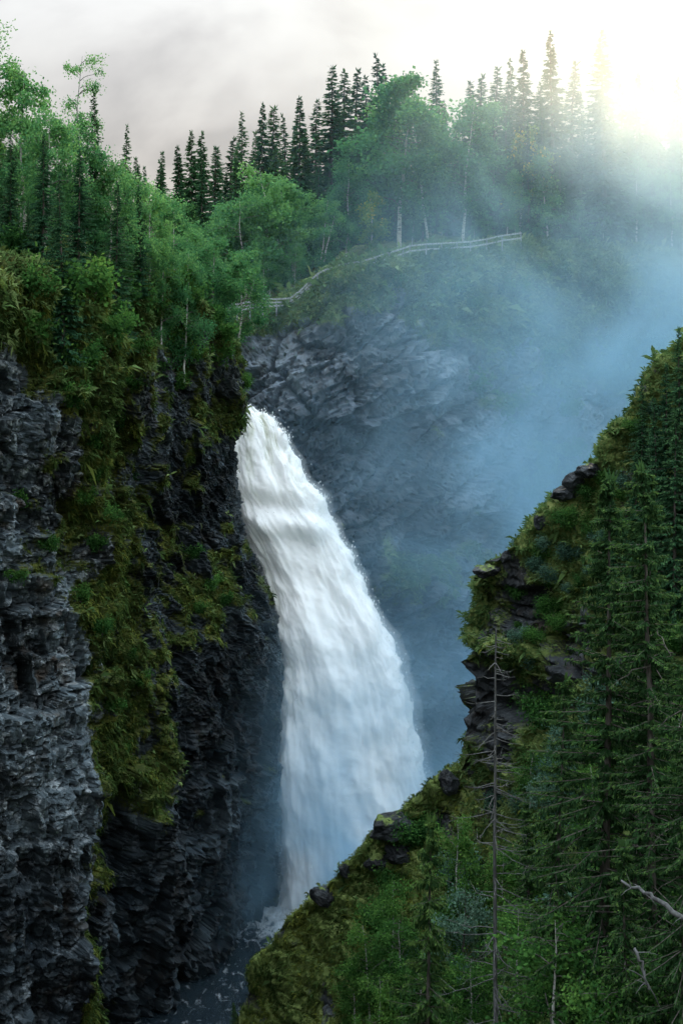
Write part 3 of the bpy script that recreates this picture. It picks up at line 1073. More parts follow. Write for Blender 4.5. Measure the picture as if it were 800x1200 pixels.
def make_spruce(name, H, Rm, seed, nb, ns, slen, mat, bare=0.06, thin=0.0, power=0.85, dead_low=0, detail=False):
    rng = np.random.default_rng(seed)
    tr = MB()
    zz = np.linspace(0, H, 9)
    wob = np.cumsum(rng.normal(0, 0.006 * H, (9, 2)), 0) * np.linspace(0, 1, 9)[:, None] * 0.5
    pts = np.column_stack([wob, zz])
    r0 = 0.011 * H + 0.03
    tr.tube(pts, r0 * (1 - zz / H * 0.96), 7 if detail else 5)
    cn = MB()
    t = bare + (1 - bare) * (np.arange(nb) + rng.uniform(0, 1, nb)) / nb
    t = np.clip(t, 0, 0.995)
    # whorls
    t = np.where(rng.random(nb) < (0.5 if detail else 0.0), np.round(t * H / 0.45) * 0.45 / H + rng.normal(0, 0.004, nb), t)
    t = np.clip(t, bare, 0.992)
    az = rng.uniform(0, 2 * math.pi, nb)
    uneven = 1 + (0.4 if detail else 0.3) * np.sin(az * 2 + t * 9 + seed) + 0.5 * perlin(np.column_stack([np.cos(az), np.sin(az), t * 5 + seed]), seed)
    L = Rm * (1 - t) ** power * rng.uniform(0.65, 1.15, nb) * uneven + 0.10 + 0.012 * H * (1 - t)
    L *= np.where(t < bare + 0.16, 0.55 + 0.45 * (t - bare) / 0.16, 1.0)
    keep = rng.random(nb) > thin
    t, az, L = t[keep], az[keep], L[keep]
    cx = np.interp(t * H, zz, wob[:, 0])
    cyy = np.interp(t * H, zz, wob[:, 1])
    dro = rng.uniform(0.22, 0.5, len(t)) * (1 - 0.75 * t) - 0.12
    ca, sa = np.cos(az), np.sin(az)
    S_ = np.repeat(np.arange(len(t)), ns)
    k = np.tile((np.arange(ns) + 0.5) / ns, len(t))
    k = np.clip(k + rng.uniform(-0.5, 0.5, len(k)) / ns, 0.06, 1)
    Ls = L[S_]
    rr = k * Ls
    zz_ = t[S_] * H - dro[S_] * Ls * k * 1.1 + 0.28 * dro[S_] * Ls * k ** 3
    bx = cx[S_] + ca[S_] * rr
    by = cyy[S_] + sa[S_] * rr
    base = np.column_stack([bx, by, zz_])
    for sgn in (-1, 1):
        spread = rng.uniform(0.35, 1.15, len(base)) * sgn
        da = az[S_] + spread * (1 - 0.45 * k)
        dirs = unit(np.column_stack([np.cos(da), np.sin(da), -0.35 - 0.35 * (1 - t[S_]) + rng.normal(0, 0.25, len(base))]))
        ln = slen * (0.55 + 0.6 * (1 - k)) * rng.uniform(0.7, 1.3, len(base)) * ((0.55 + 0.55 * (1 - t[S_]) ** 0.5) if detail else (0.22 + 0.9 * (1 - t[S_]) ** 0.6))
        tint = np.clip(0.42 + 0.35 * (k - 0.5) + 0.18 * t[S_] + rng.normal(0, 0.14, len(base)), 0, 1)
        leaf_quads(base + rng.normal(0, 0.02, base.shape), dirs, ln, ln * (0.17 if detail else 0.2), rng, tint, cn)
    if detail:
        # hanging twig curtains below the boughs
        sel = rng.random(len(base)) < 0.6
        b2 = base[sel]
        dirs = unit(np.column_stack([rng.normal(0, 0.35, len(b2)), rng.normal(0, 0.35, len(b2)), -np.ones(len(b2))]))
        ln = slen * rng.uniform(0.6, 1.3, len(b2))
        leaf_quads(b2, dirs, ln, ln * 0.12, rng, np.clip(rng.normal(0.3, 0.13, len(b2)), 0, 1), cn)
    # leader
    leaf_quads(np.repeat(pts[-1:] - [[0, 0, 0.25]], 5, 0), unit(rng.normal(0, 0.25, (5, 3)) + [[0, 0, 1]]), np.full(5, 0.5), np.full(5, 0.05), rng, np.full(5, 0.6), cn)
    # bough wood
    step = 1 if detail else 3
    for i in range(0, len(t), step):
        kk = np.array([0, 0.35, 0.7, 1.0])
        p = np.column_stack([cx[i] + ca[i] * kk * L[i], cyy[i] + sa[i] * kk * L[i], t[i] * H - dro[i] * L[i] * kk * 1.1 + 0.28 * dro[i] * L[i] * kk ** 3])
        tr.tube(p, np.array([0.02, 0.014, 0.009, 0.004]) * (0.4 + L[i] * 0.35), 3)
    for _ in range(dead_low):
        z0 = rng.uniform(0.08, 0.75) * H
        a = rng.uniform(0, 6.28)
        ll = rng.uniform(0.5, 1.0) * Rm * (1 - z0 / H * 0.6)
        n = 6
        kk = np.linspace(0, 1, n)
        p = np.column_stack([math.cos(a) * kk * ll, math.sin(a) * kk * ll, z0 - 0.35 * ll * kk ** 1.5]) + np.cumsum(rng.normal(0, 0.05, (n, 3)), 0)
        tr.tube(p, np.linspace(0.022, 0.006, n), 3)
    return tr.mesh(name + '_trunk', M['bark']), cn.mesh(name + '_crown', mat)


def make_broadleaf(name, H, Rm, seed, limbs, leaves, lsize, mat, base_t=0.25, airy=0.0, shape='oval', bark='birch_bark', stems=1):
    """birch-like tree: stem(s), rising limbs, drooping twigs carrying leaf clumps"""
    rng = np.random.default_rng(seed)
    tr, cn = MB(), MB()
    ends = []
    for s in range(stems):
        lean = rng.normal(0, 0.05, 2) + (rng.normal(0, 0.14, 2) if stems > 1 else 0)
        zz = np.linspace(0, H * (1 if s == 0 else rng.uniform(0.75, 0.95)), 9)
        w = np.cumsum(rng.normal(0, 0.012 * H, (9, 2)), 0) * 0.6 + np.outer(zz, lean)
        pts = np.column_stack([w, zz])
        tr.tube(pts, (0.010 * H + 0.025) * (1 - zz / zz[-1] * 0.92), 7)
        nl = limbs // stems
        for i in range(nl):
            t = base_t + (0.97 - base_t) * (i + rng.random()) / nl
            a = rng.uniform(0, 6.283)
            if shape == 'oval':
                prof = math.sin(math.pi * min(1, max(0.05, (t - base_t * 0.55) / (1.04 - base_t * 0.55)))) ** 0.65
            elif shape == 'cone':
                prof = (1.05 - t) ** 0.8
            else:
                prof = 0.35 + 0.65 * smooth(0.2, 0.75, np.float32(t)) * (1.06 - t) ** 0.3
            L = Rm * prof * rng.uniform(0.6, 1.18)
            p0 = np.array([np.interp(t * zz[-1], zz, pts[:, 0]), np.interp(t * zz[-1], zz, pts[:, 1]), t * zz[-1]])
            n = 6
            kk = np.linspace(0, 1, n)
            rise = rng.uniform(0.25, 0.75)
            p = p0 + np.column_stack([math.cos(a) * kk * L, math.sin(a) * kk * L, L * (rise * kk - 0.45 * kk ** 2.5)]) + np.cumsum(rng.normal(0, 0.03 * L, (n, 3)), 0)
            tr.tube(p, np.linspace(0.005 * H * (1 - t * 0.7) + 0.005, 0.004, n), 4, 0.1)
            # twigs with clumps
            for j in range(int(4 + 5 * L / max(Rm, 0.1))):
                k = rng.uniform(0.3, 1.0)
                q = np.array([np.interp(k, kk, p[:, c]) for c in range(3)])
                e = q + unit(rng.normal(0, 1, 3) + np.array([math.cos(a), math.sin(a), -0.25])) * rng.uniform(0.1, 0.35) * (0.4 + 0.3 * L)
                if rng.random() < 0.35:
                    tr.tube(np.array([q, (q + e) / 2 + [0, 0, .03], e]), np.array([0.010, 0.007, 0.004]), 3, 0.0)
                ends.append(e)
    ends = np.array(ends)
    if airy > 0:
        ends = ends[rng.random(len(ends)) > airy]
    # a crown of uneven clumps: some dense, some bare
    wgt = rng.gamma(1.1, 1.0, len(ends))
    wgt /= wgt.sum()
    ii = rng.choice(len(ends), leaves, p=wgt)
    spread = (0.10 + 0.024 * H) * rng.uniform(0.5, 1.3, len(ends)) * (0.6 if airy else 1.0)
    base = ends[ii] + rng.normal(0, 1, (leaves, 3)) * spread[ii][:, None] * np.array([1, 1, 0.8])
    hang = rng.random(leaves) < 0.4
    base[hang, 2] -= rng.gamma(1.5, 0.14 * spread[ii][hang] / 0.3, hang.sum())
    dirs = unit(rng.normal(0, 1, (leaves, 3)) + np.array([0, 0, -0.25]))
    ct = rng.normal(0, 0.15, len(ends))
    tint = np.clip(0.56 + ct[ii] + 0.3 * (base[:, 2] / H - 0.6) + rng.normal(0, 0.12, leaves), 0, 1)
    ln = lsize * rng.uniform(0.65, 1.3, leaves)
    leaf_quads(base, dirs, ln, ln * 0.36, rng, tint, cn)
    return tr.mesh(name + '_trunk', M[bark]), cn.mesh(name + '_crown', mat)


def make_shrub(name, H, Rm, seed, leaves, lsize, mat):
    rng = np.random.default_rng(seed)
    st, cn = MB(), MB()
    ends = []
    for s in range(9):
        a = rng.uniform(0, 6.283)
        L = H * rng.uniform(0.6, 1.0)
        n = 5
        kk = np.linspace(0, 1, n)
        out = Rm * rng.uniform(0.3, 1.0)
        p = np.column_stack([math.cos(a) * out * kk ** 1.3, math.sin(a) * out * kk ** 1.3, L * kk - 0.2 * L * kk ** 3]) + np.cumsum(rng.normal(0, 0.02, (n, 3)), 0)
        st.tube(p, np.linspace(0.03, 0.006, n), 4)
        for k in rng.uniform(0.35, 1, 7):
            q = np.array([np.interp(k, kk, p[:, c]) for c in range(3)])
            ends.append(q + rng.normal(0, 0.12 * Rm, 3))
    ends = np.array(ends)
    wgt = rng.gamma(1.2, 1.0, len(ends)); wgt /= wgt.sum()
    ii = rng.choice(len(ends), leaves, p=wgt)
    base = ends[ii] + rng.normal(0, 0.16 * Rm, (leaves, 3))
    base[:, 2] = np.maximum(base[:, 2], 0.02)
    dirs = unit(rng.normal(0, 1, (leaves, 3)) + np.array([0, 0, 0.2]))
    ln = lsize * rng.uniform(0.6, 1.3, leaves)
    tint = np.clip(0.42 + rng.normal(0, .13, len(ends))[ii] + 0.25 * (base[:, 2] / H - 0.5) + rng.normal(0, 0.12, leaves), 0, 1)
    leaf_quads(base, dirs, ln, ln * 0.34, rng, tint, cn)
    return st.mesh(name + '_stems', M['bark']), cn.mesh(name + '_leaves', mat)


# mesh libraries: (trunk mesh, crown mesh, height)
LIB = {}
def lib(key, fn, n, H, *a, **k):
    LIB[key] = []
    for i in range(n):
        tr, cn = fn(key, H, a[0], 1000 + 37 * i + sum(map(ord, key)), *a[1:], **k)
        LIB[key].append((tr, cn, H))


lib('far_spruce', make_spruce, 6, 18.0, 2.7, 330, 8, 0.62, M['spruce'], thin=0.03, power=0.98)
lib('slim_spruce', make_spruce, 5, 16.0, 1.75, 300, 6, 0.5, M['spruce'], thin=0.06, power=0.95)
lib('mid_spruce', make_spruce, 4, 13.0, 2.6, 300, 10, 0.40, M['spruce'], thin=0.05, power=0.95)
lib('near_spruce', make_spruce, 4, 18.0, 2.5, 250, 34, 0.24, M['spruce_near'], thin=0.04, power=0.62, dead_low=22, bare=0.1, detail=True)
lib('near_small_spruce', make_spruce, 3, 9.0, 1.3, 200, 20, 0.21, M['spruce_near'], thin=0.05, power=0.7, dead_low=8, bare=0.05, detail=True)
lib('birch', make_broadleaf, 6, 13.0, 3.1, 38, 10000, 0.25, M['birch'])
lib('wide_birch', make_broadleaf, 3, 10.0, 3.6, 42, 10000, 0.24, M['birch'], base_t=0.12, stems=2)
lib('yellow_birch', make_broadleaf, 2, 9.0, 2.4, 26, 4200, 0.30, M['birch_yellow'], base_t=0.15)
lib('airy_tree', make_broadleaf, 2, 14.0, 2.4, 26, 3200, 0.16, M['birch'], base_t=0.35, airy=0.3, shape='top')
lib('cone_birch', make_broadleaf, 2, 9.0, 2.5, 36, 5500, 0.28, M['birch'], base_t=0.08, shape='cone')
lib('mid_birch', make_broadleaf, 4, 9.0, 2.3, 34, 8500, 0.17, M['birch'], base_t=0.15)
lib('near_birch', make_broadleaf, 3, 7.0, 1.7, 30, 7500, 0.13, M['shrub'], base_t=0.08)
lib('near_willow', make_broadleaf, 2, 6.0, 1.5, 28, 6500, 0.12, M['willow'], base_t=0.05, bark='bark')
lib('shrub', make_shrub, 4, 2.0, 1.3, 1500, 0.22, M['shrub'])
lib('near_shrub', make_shrub, 4, 2.0, 1.3, 3200, 0.12, M['shrub'])
lib('near_grey_shrub', make_shrub, 2, 2.0, 1.3, 3000, 0.12, M['willow'])

RNG = random.Random(4)


def plant(key, name, base, height, label, cat, group=None, wide=1.0, var=None, parts=('trunk', 'crown')):
    L = LIB[key]
    tr, cn, H = L[RNG.randrange(len(L)) if var is None else var % len(L)]
    e = link(name, None, loc=base)
    s = height / H
    e.scale = (s * wide, s * wide, s)
    e.rotation_euler = (RNG.gauss(0, 0.015), RNG.gauss(0, 0.015), RNG.uniform(0, 6.283))
    e.empty_display_size = 0.3
    link(parts[0], tr, e)
    link(parts[1], cn, e)
    tag(e, label, cat, group)
    return e


def tree_tip(which, key, name, px, py, Y, label, cat, group=None, wide=1.0, sink=0.3, var=None):
    """a tree whose tip shows at photo pixel (px, py) and that stands Y metres away"""
    H = LIB[key][0][2]
    if which == 'back':
        Y = max(Y, float(np.interp(px, [120, 270, 362, 400, 490, 610, 690, 790, 900], [144, 141, 138.5, 139, 143.5, 152.5, 156.5, 156.5, 153])))
        X, Y, Z = at(px, py, Y)
        g = drop(which, X, Y)
        return plant(key, name, (X, Y, g - sink), max(Z - g + sink, 3), label, cat, group, wide, var)
    r = seek(which, px, py, Y, H, 0.15, -6, 16)
    if r is None or r[3] < 46:
        return None
    X, Y, Z, g = r
    h = min(max(Z - g + sink, 3), 1.35 * H)
    return plant(key, name, (X, Y, g - sink), h, label, cat, group, wide, var)


def seek(which, px, py, Y0, h, wy, lo=-16, hi=30):
    """move a tree along its line of sight until its height fits the ground it stands on"""
    best = None
    for dy in np.arange(lo, hi, 0.5):
        X, Y, Z = at(px, py, Y0 + dy)
        g = drop(which, X, Y)
        if g is None:
            continue
        e = abs(Z - g - h) + wy * abs(dy)
        if best is None or e < best[0]:
            best = (e, X, Y, Z, g)
    return best[1:] if best else None


ORD = ['first', 'second', 'third', 'fourth', 'fifth', 'sixth', 'seventh', 'eighth', 'ninth', 'tenth', 'eleventh', 'twelfth', 'thirteenth',
       'fourteenth', 'fifteenth', 'sixteenth', 'seventeenth', 'eighteenth', 'nineteenth', 'twentieth']


def ordinal(n):
    if n <= 20:
        return ORD[n - 1]
    tens = {2: 'twenty', 3: 'thirty', 4: 'forty', 5: 'fifty'}[n // 10]
    return (tens + '-' + ORD[n % 10 - 1]) if n % 10 else {30: 'thirtieth', 40: 'fortieth', 50: 'fiftieth'}[n]


# ---- skyline spruces of the far forest, left to right
SKY_TIPS = [(161, 186, 178, 's'), (171, 196, 180, 's'), (184, 179, 172, 's'), (192, 188, 176, 's'), (206, 186, 172, 's'), (214, 172, 166, 'f'), (225, 154, 162, 'f'), (237, 155, 164, 'f'), (249, 172, 172, 's'), (257, 174, 176, 's'),
            (268, 161, 168, 's'), (276, 168, 172, 's'), (286, 131, 160, 's'), (294, 155, 166, 's'), (306, 122, 162, 'f'), (323, 125, 164, 's'), (338, 133, 166, 's'), (351, 113, 158, 'f'),
            (369, 118, 164, 's'), (388, 79, 160, 's'), (397, 108, 168, 's'), (405, 83, 162, 's'), (415, 82, 166, 's'), (428, 91, 164, 's'), (445, 65, 168, 's'), (455, 76, 172, 's'), (477, 92, 172, 's'),
            (510, 70, 162, 's'), (523, 118, 170, 's'), (551, 97, 168, 's'), (563, 88, 164, 's'), (575, 81, 160, 's'), (590, 96, 166, 's'), (600, 70, 168, 's'), (615, 60, 160, 'f'), (632, 98, 170, 's'), (648, 38, 158, 'f'),
            (668, 74, 164, 's'), (684, 108, 168, 's'), (708, 36, 157, 'F'), (728, 100, 166, 's'), (742, 88, 160, 'f'), (757, 96, 162, 'f'), (770, 116, 160, 's'), (783, 92, 158, 'f'), (803, 84, 160, 'f'), (822, 100, 162, 'f')]
SPECIAL = {(708, 36): 'tallest spruce, wide and bathed in yellow light at the sunny upper right',
           (648, 38): 'tall sunlit spruce just before the tallest one near the bright sky',
           (510, 70): 'single pointed spruce rising behind the big pale birch, alone against sky',
           (388, 79): 'thin spruce spire standing highest above the round green birches',
           (445, 65): 'slender spruce tip peeking over the crown of the big pale birch',
           (351, 113): 'full dark spruce above the round birches, broadest of its cluster',
           (286, 131): 'thin ragged spruce spire at the middle of the dipping skyline'}
for k, (x, y, Y, ty) in enumerate(SKY_TIPS):
    lab = SPECIAL.get((x, y), '%s spruce tip from the left along the far skyline behind the gorge' % ordinal(k + 1))
    tree_tip('back', 'far_spruce' if ty in 'fF' else 'slim_spruce', 'spruce_tree', x, y, Y, lab, 'spruce', 'spruces on the far skyline',
             wide=1.4 if ty == 'F' else (RNG.uniform(1.0, 1.3) if ty == 'f' else RNG.uniform(1.1, 1.9)))

# ---- birches and other trees above the railing
FAR_TREES = [
    ('birch', 'birch_tree', 466, 88, 148, 1.22, 'big pale green birch towering over the middle of the railing', 0),
    ('birch', 'birch_tree', 541, 118, 150, 1.0, 'tall pale birch right of the gap, over the bend of the railing', 1),
    ('birch', 'birch_tree', 500, 128, 150, 0.95, 'birch with bluish leaves between the two tallest birches', 2),
    ('wide_birch', 'birch_tree', 345, 198, 146, 1.05, 'broad round birch crown above the steep steps of the railing', 0),
    ('wide_birch', 'birch_tree', 375, 232, 143, 0.9, 'birch leaning out just above the railing steps', 1),
    ('birch', 'birch_tree', 405, 187, 148, 1.0, 'round topped birch between broad birch and big pale birch', 3),
    ('yellow_birch', 'birch_tree', 436, 226, 144, 0.95, 'small birch with some yellow leaves right above the railing', 0),
    ('birch', 'birch_tree', 262, 236, 146, 1.0, 'yellowish green birch top at the left end of the birch row', 4),
    ('wide_birch', 'birch_tree', 290, 214, 144, 0.95, 'rounded birch over the low walkway railing', 2),
    ('birch', 'birch_tree', 318, 240, 142, 0.9, 'dense low birch hiding the left part of the walkway', 5),
    ('mid_birch', 'birch_tree', 308, 292, 139, 0.9, 'small dark birch bush in front of the walkway', 0),
    ('mid_birch', 'birch_tree', 345, 285, 139.5, 0.8, 'small birch standing on the walkway edge above the cliff', 1),
    ('cone_birch', 'birch_tree', 642, 182, 146, 0.95, 'cone shaped light green tree standing alone in the blue mist', 0),
    ('cone_birch', 'birch_tree', 680, 234, 150, 1.0, 'lower light green tree right of the cone shaped tree in mist', 1),
    ('birch', 'birch_tree', 592, 200, 150, 0.8, 'leafy birch behind the far right end of the railing', 2),
    ('mid_birch', 'birch_tree', 706, 236, 151, 1.0, 'hazy leafy tree in the mist below the tallest spruce', 2),
    ('yellow_birch', 'birch_tree', 610, 152, 156, 0.8, 'yellowish tree top glimpsed between tall spruces on the right', 1),
    ('birch', 'birch_tree', 745, 185, 156, 1.0, 'faint leafy tree dissolving into bright mist at right', 3),
    ('birch', 'birch_tree', 789, 200, 154, 1.0, 'faint leafy tree at the right edge in the bright mist', 4),
    ('birch', 'birch_tree', 228, 262, 150, 0.9, 'birch behind the left cliff top near the small white rail', 0),
]
for key, name, x, y, Y, w, lab, v in FAR_TREES:
    tree_tip('back', key, name, x, y, Y, lab, 'birch' if 'birch' in lab else 'tree', 'leafy trees above the railing', w, var=v)

# filler inside the far forest
for i in range(84):
    x = 150 + 680 * (i + RNG.random()) / 84
    sky = np.interp(x, [150, 230, 350, 450, 650, 830], [208, 186, 160, 128, 110, 130])
    y = sky + RNG.choice([RNG.uniform(-12, 25), RNG.uniform(20, 75)])
    tree_tip('back', RNG.choice(['far_spruce', 'slim_spruce', 'far_spruce']), 'spruce_tree', x, y, RNG.uniform(153, 170),
             'dark spruce deep inside the far forest, lower than the skyline tips', 'spruce', 'spruces inside the far forest', wide=RNG.uniform(0.8, 1.1))
for i in range(26):
    x = 160 + 660 * (i + RNG.random()) / 26
    y = RNG.uniform(205, 262)
    tree_tip('back', RNG.choice(['birch', 'mid_birch', 'birch']), 'birch_tree', x, y, RNG.uniform(150, 160),
             'birch half hidden among the spruces of the far forest', 'birch', 'birches inside the far forest', wide=RNG.uniform(0.8, 1.1))

# ---- trees on the left cliff top
LEFT_TREES = [
    ('airy_tree', 'aspen_tree', 8, 14, 96, 1.0, 'tall airy tree with thin pale leaves at the upper left corner', 0),
    ('birch', 'birch_tree', 28, 78, 94, 0.9, 'tall full leafy tree below the airy one at the left edge', 1),
    ('airy_tree', 'birch_tree', 78, 64, 98, 0.9, 'bare stemmed tree with tufted open crown standing against the clouds', 1),
    ('slim_spruce', 'spruce_tree', 113, 104, 100, 0.95, 'ragged slim spruce right of the tufted open crown', 0),
    ('slim_spruce', 'spruce_tree', 146, 146, 106, 1.0, 'small sharp spruce where the left forest meets the sky', 1),
    ('mid_birch', 'birch_tree', 100, 140, 95, 0.9, 'leafy tree under the ragged slim spruce', 0),
    ('mid_birch', 'birch_tree', 55, 128, 92, 1.0, 'dense leafy tree between the airy tree and tufted crown', 1),
    ('mid_spruce', 'spruce_tree', 50, 158, 90, 1.0, 'dark spruce in front of the left leafy trees', 0),
    ('mid_spruce', 'spruce_tree', 92, 176, 91, 1.0, 'dark spruce with yellow green tips above the left cliff', 1),
    ('mid_spruce', 'spruce_tree', 12, 160, 87, 1.05, 'very dark spruce at the left edge above the mossy slope', 2),
    ('mid_birch', 'birch_tree', 148, 195, 100, 0.9, 'leafy tree with a few yellow leaves under the small sharp spruce', 2),
    ('mid_birch', 'birch_tree', 124, 190, 95, 0.9, 'green leafy tree in the middle of the left forest edge', 3),
    ('mid_spruce', 'spruce_tree', 135, 215, 93, 0.9, 'low dark spruce at the rim of the left cliff', 3),
    ('mid_birch', 'birch_tree', 176, 215, 104, 0.9, 'leafy tree above the bare rock patch on the left rim', 0),
    ('mid_spruce', 'spruce_tree', 165, 222, 99, 0.8, 'narrow spruce beside the bare rock patch on the left rim', 0),
    ('mid_birch', 'birch_tree', 205, 235, 112, 0.9, 'bright green birch left of the small white rail', 1),
    ('mid_birch', 'birch_tree', 232, 300, 109, 0.9, 'small bushy birch hanging over the right end of left cliff', 2),
    ('mid_birch', 'birch_tree', 252, 330, 111, 0.8, 'lowest birch at the very corner of left cliff above the fall', 3),
    ('mid_birch', 'birch_tree', 215, 295, 106, 0.7, 'slender birch growing right under the small white rail', 0),
    ('mid_birch', 'birch_tree', 5, 250, 82, 0.9, 'pale leafy bush tree at the left edge on the mossy slope', 1),
    ('mid_spruce', 'spruce_tree', 75, 205, 88, 0.9, 'shady spruce whose boughs hang over the pale dead trunk', 1),
    ('mid_spruce', 'spruce_tree', 32, 235, 86, 0.8, 'small dark spruce low on the left mossy slope', 2),
    ('mid_birch', 'birch_tree', 190, 280, 104, 0.7, 'low leafy tree left of the small white rail, over bare rock', 2),
]
for key, name, x, y, Y, w, lab, v in LEFT_TREES:
    tree_tip('left', key, name, x, y, Y, lab, name.split('_')[0], 'trees on the left cliff top', w, var=v)
for i in range(34):
    x = -30 + 290 * (i + RNG.random()) / 26
    y = np.interp(x, [-30, 60, 150, 250], [110, 170, 225, 275]) + RNG.uniform(0, 45)
    kd = RNG.choice(['spruce', 'birch', 'spruce', 'spruce'])
    tree_tip('left', 'mid_' + kd, kd + '_tree', x, y, np.interp(x, [0, 250], [95, 118]) + RNG.uniform(-2, 14),
             'shaded %s filling the thick of the left cliff top forest' % kd, kd, '%s trees filling the left forest' % kd, wide=RNG.uniform(0.9, 1.3))

# ---- shrubs on the left rim and ledges
LEFT_SHRUBS = [(70, 360, 3.6), (108, 350, 3.2), (150, 375, 3.4), (192, 362, 3.2), (238, 352, 3.0), (130, 405, 2.8), (45, 395, 2.6), (200, 405, 2.6), (255, 425, 2.2), (80, 432, 2.2), (185, 435, 1.9), (140, 500, 1.6), (112, 520, 1.6), (160, 560, 1.5), (130, 610, 1.5), (100, 585, 1.4), (145, 690, 1.4), (120, 740, 1.4), (165, 800, 1.3), (145, 880, 1.2), (228, 650, 1.4),
               (62, 400, 2.6), (100, 425, 2.2), (18, 300, 2.6), (140, 345, 2.6), (205, 345, 3.0), (222, 362, 2.8), (246, 385, 2.6), (262, 400, 2.2), (180, 372, 2.2), (120, 372, 2.4),
               (40, 345, 2.4), (165, 410, 1.8), (230, 420, 1.8), (285, 452, 1.6), (88, 470, 1.8), (160, 455, 1.5), (210, 450, 1.6), (110, 560, 1.4), (25, 590, 1.4), (245, 690, 1.6), (265, 705, 1.3), (235, 715, 1.2),
               (115, 640, 1.3), (150, 770, 1.2), (95, 700, 1.3), (60, 640, 1.2), (20, 680, 1.2), (135, 830, 1.2)]
COUNT = {}
for k, (x, y, h) in enumerate(sorted(LEFT_SHRUBS)):
    p, n = shoot('left', x, y)
    if p is None:
        continue
    where = 'rim' if y < 400 else ('upper face' if y < 520 else 'lower ledges')
    COUNT[where] = COUNT.get(where, 0) + 1
    plant('shrub', 'shrub', (p.x, p.y, p.z - 0.35), h, '%s leafy shrub from the left on the %s of the dark left cliff' % (ordinal(COUNT[where]), where), 'shrub',
          'shrubs on the %s of the left cliff' % where, 0.9, parts=('stems', 'leaves'))

# ---- shrubs on the far cliff
k = 0
for i in range(60):
    x, y = RNG.uniform(285, 800), RNG.uniform(320, 620)
    if y < 300 + 0.0 * x or (x < 480 and 390 < y < 620) or y > 420 + (x - 480) * 0.9 and x < 640:
        continue
    p, n = shoot('back', x, y)
    if p is None or p.y > 160:
        continue
    plant('shrub', 'shrub', (p.x, p.y + 0.3, p.z - 0.4), RNG.uniform(1.8, 3.4), 'green shrub clinging to the misty far cliff below the railing', 'shrub', 'shrubs on the far cliff', 1.0, parts=('stems', 'leaves'))

# ------------------------------------------------------------------ trees on the right spur
def spur_tree(key, name, px, py, Y, height, lab, cat, w=1.0, var=None, group='trees on the right spur'):
    X, Y, Z, g = seek('spur', px, py, Y, height, 0.7 if height > 10 else 0.2, -14, 24)
    return plant(key, name, (X, Y, g - 0.25), min(max(Z - g + 0.25, 1.2), 1.6 * height), lab, cat, group, w, var)


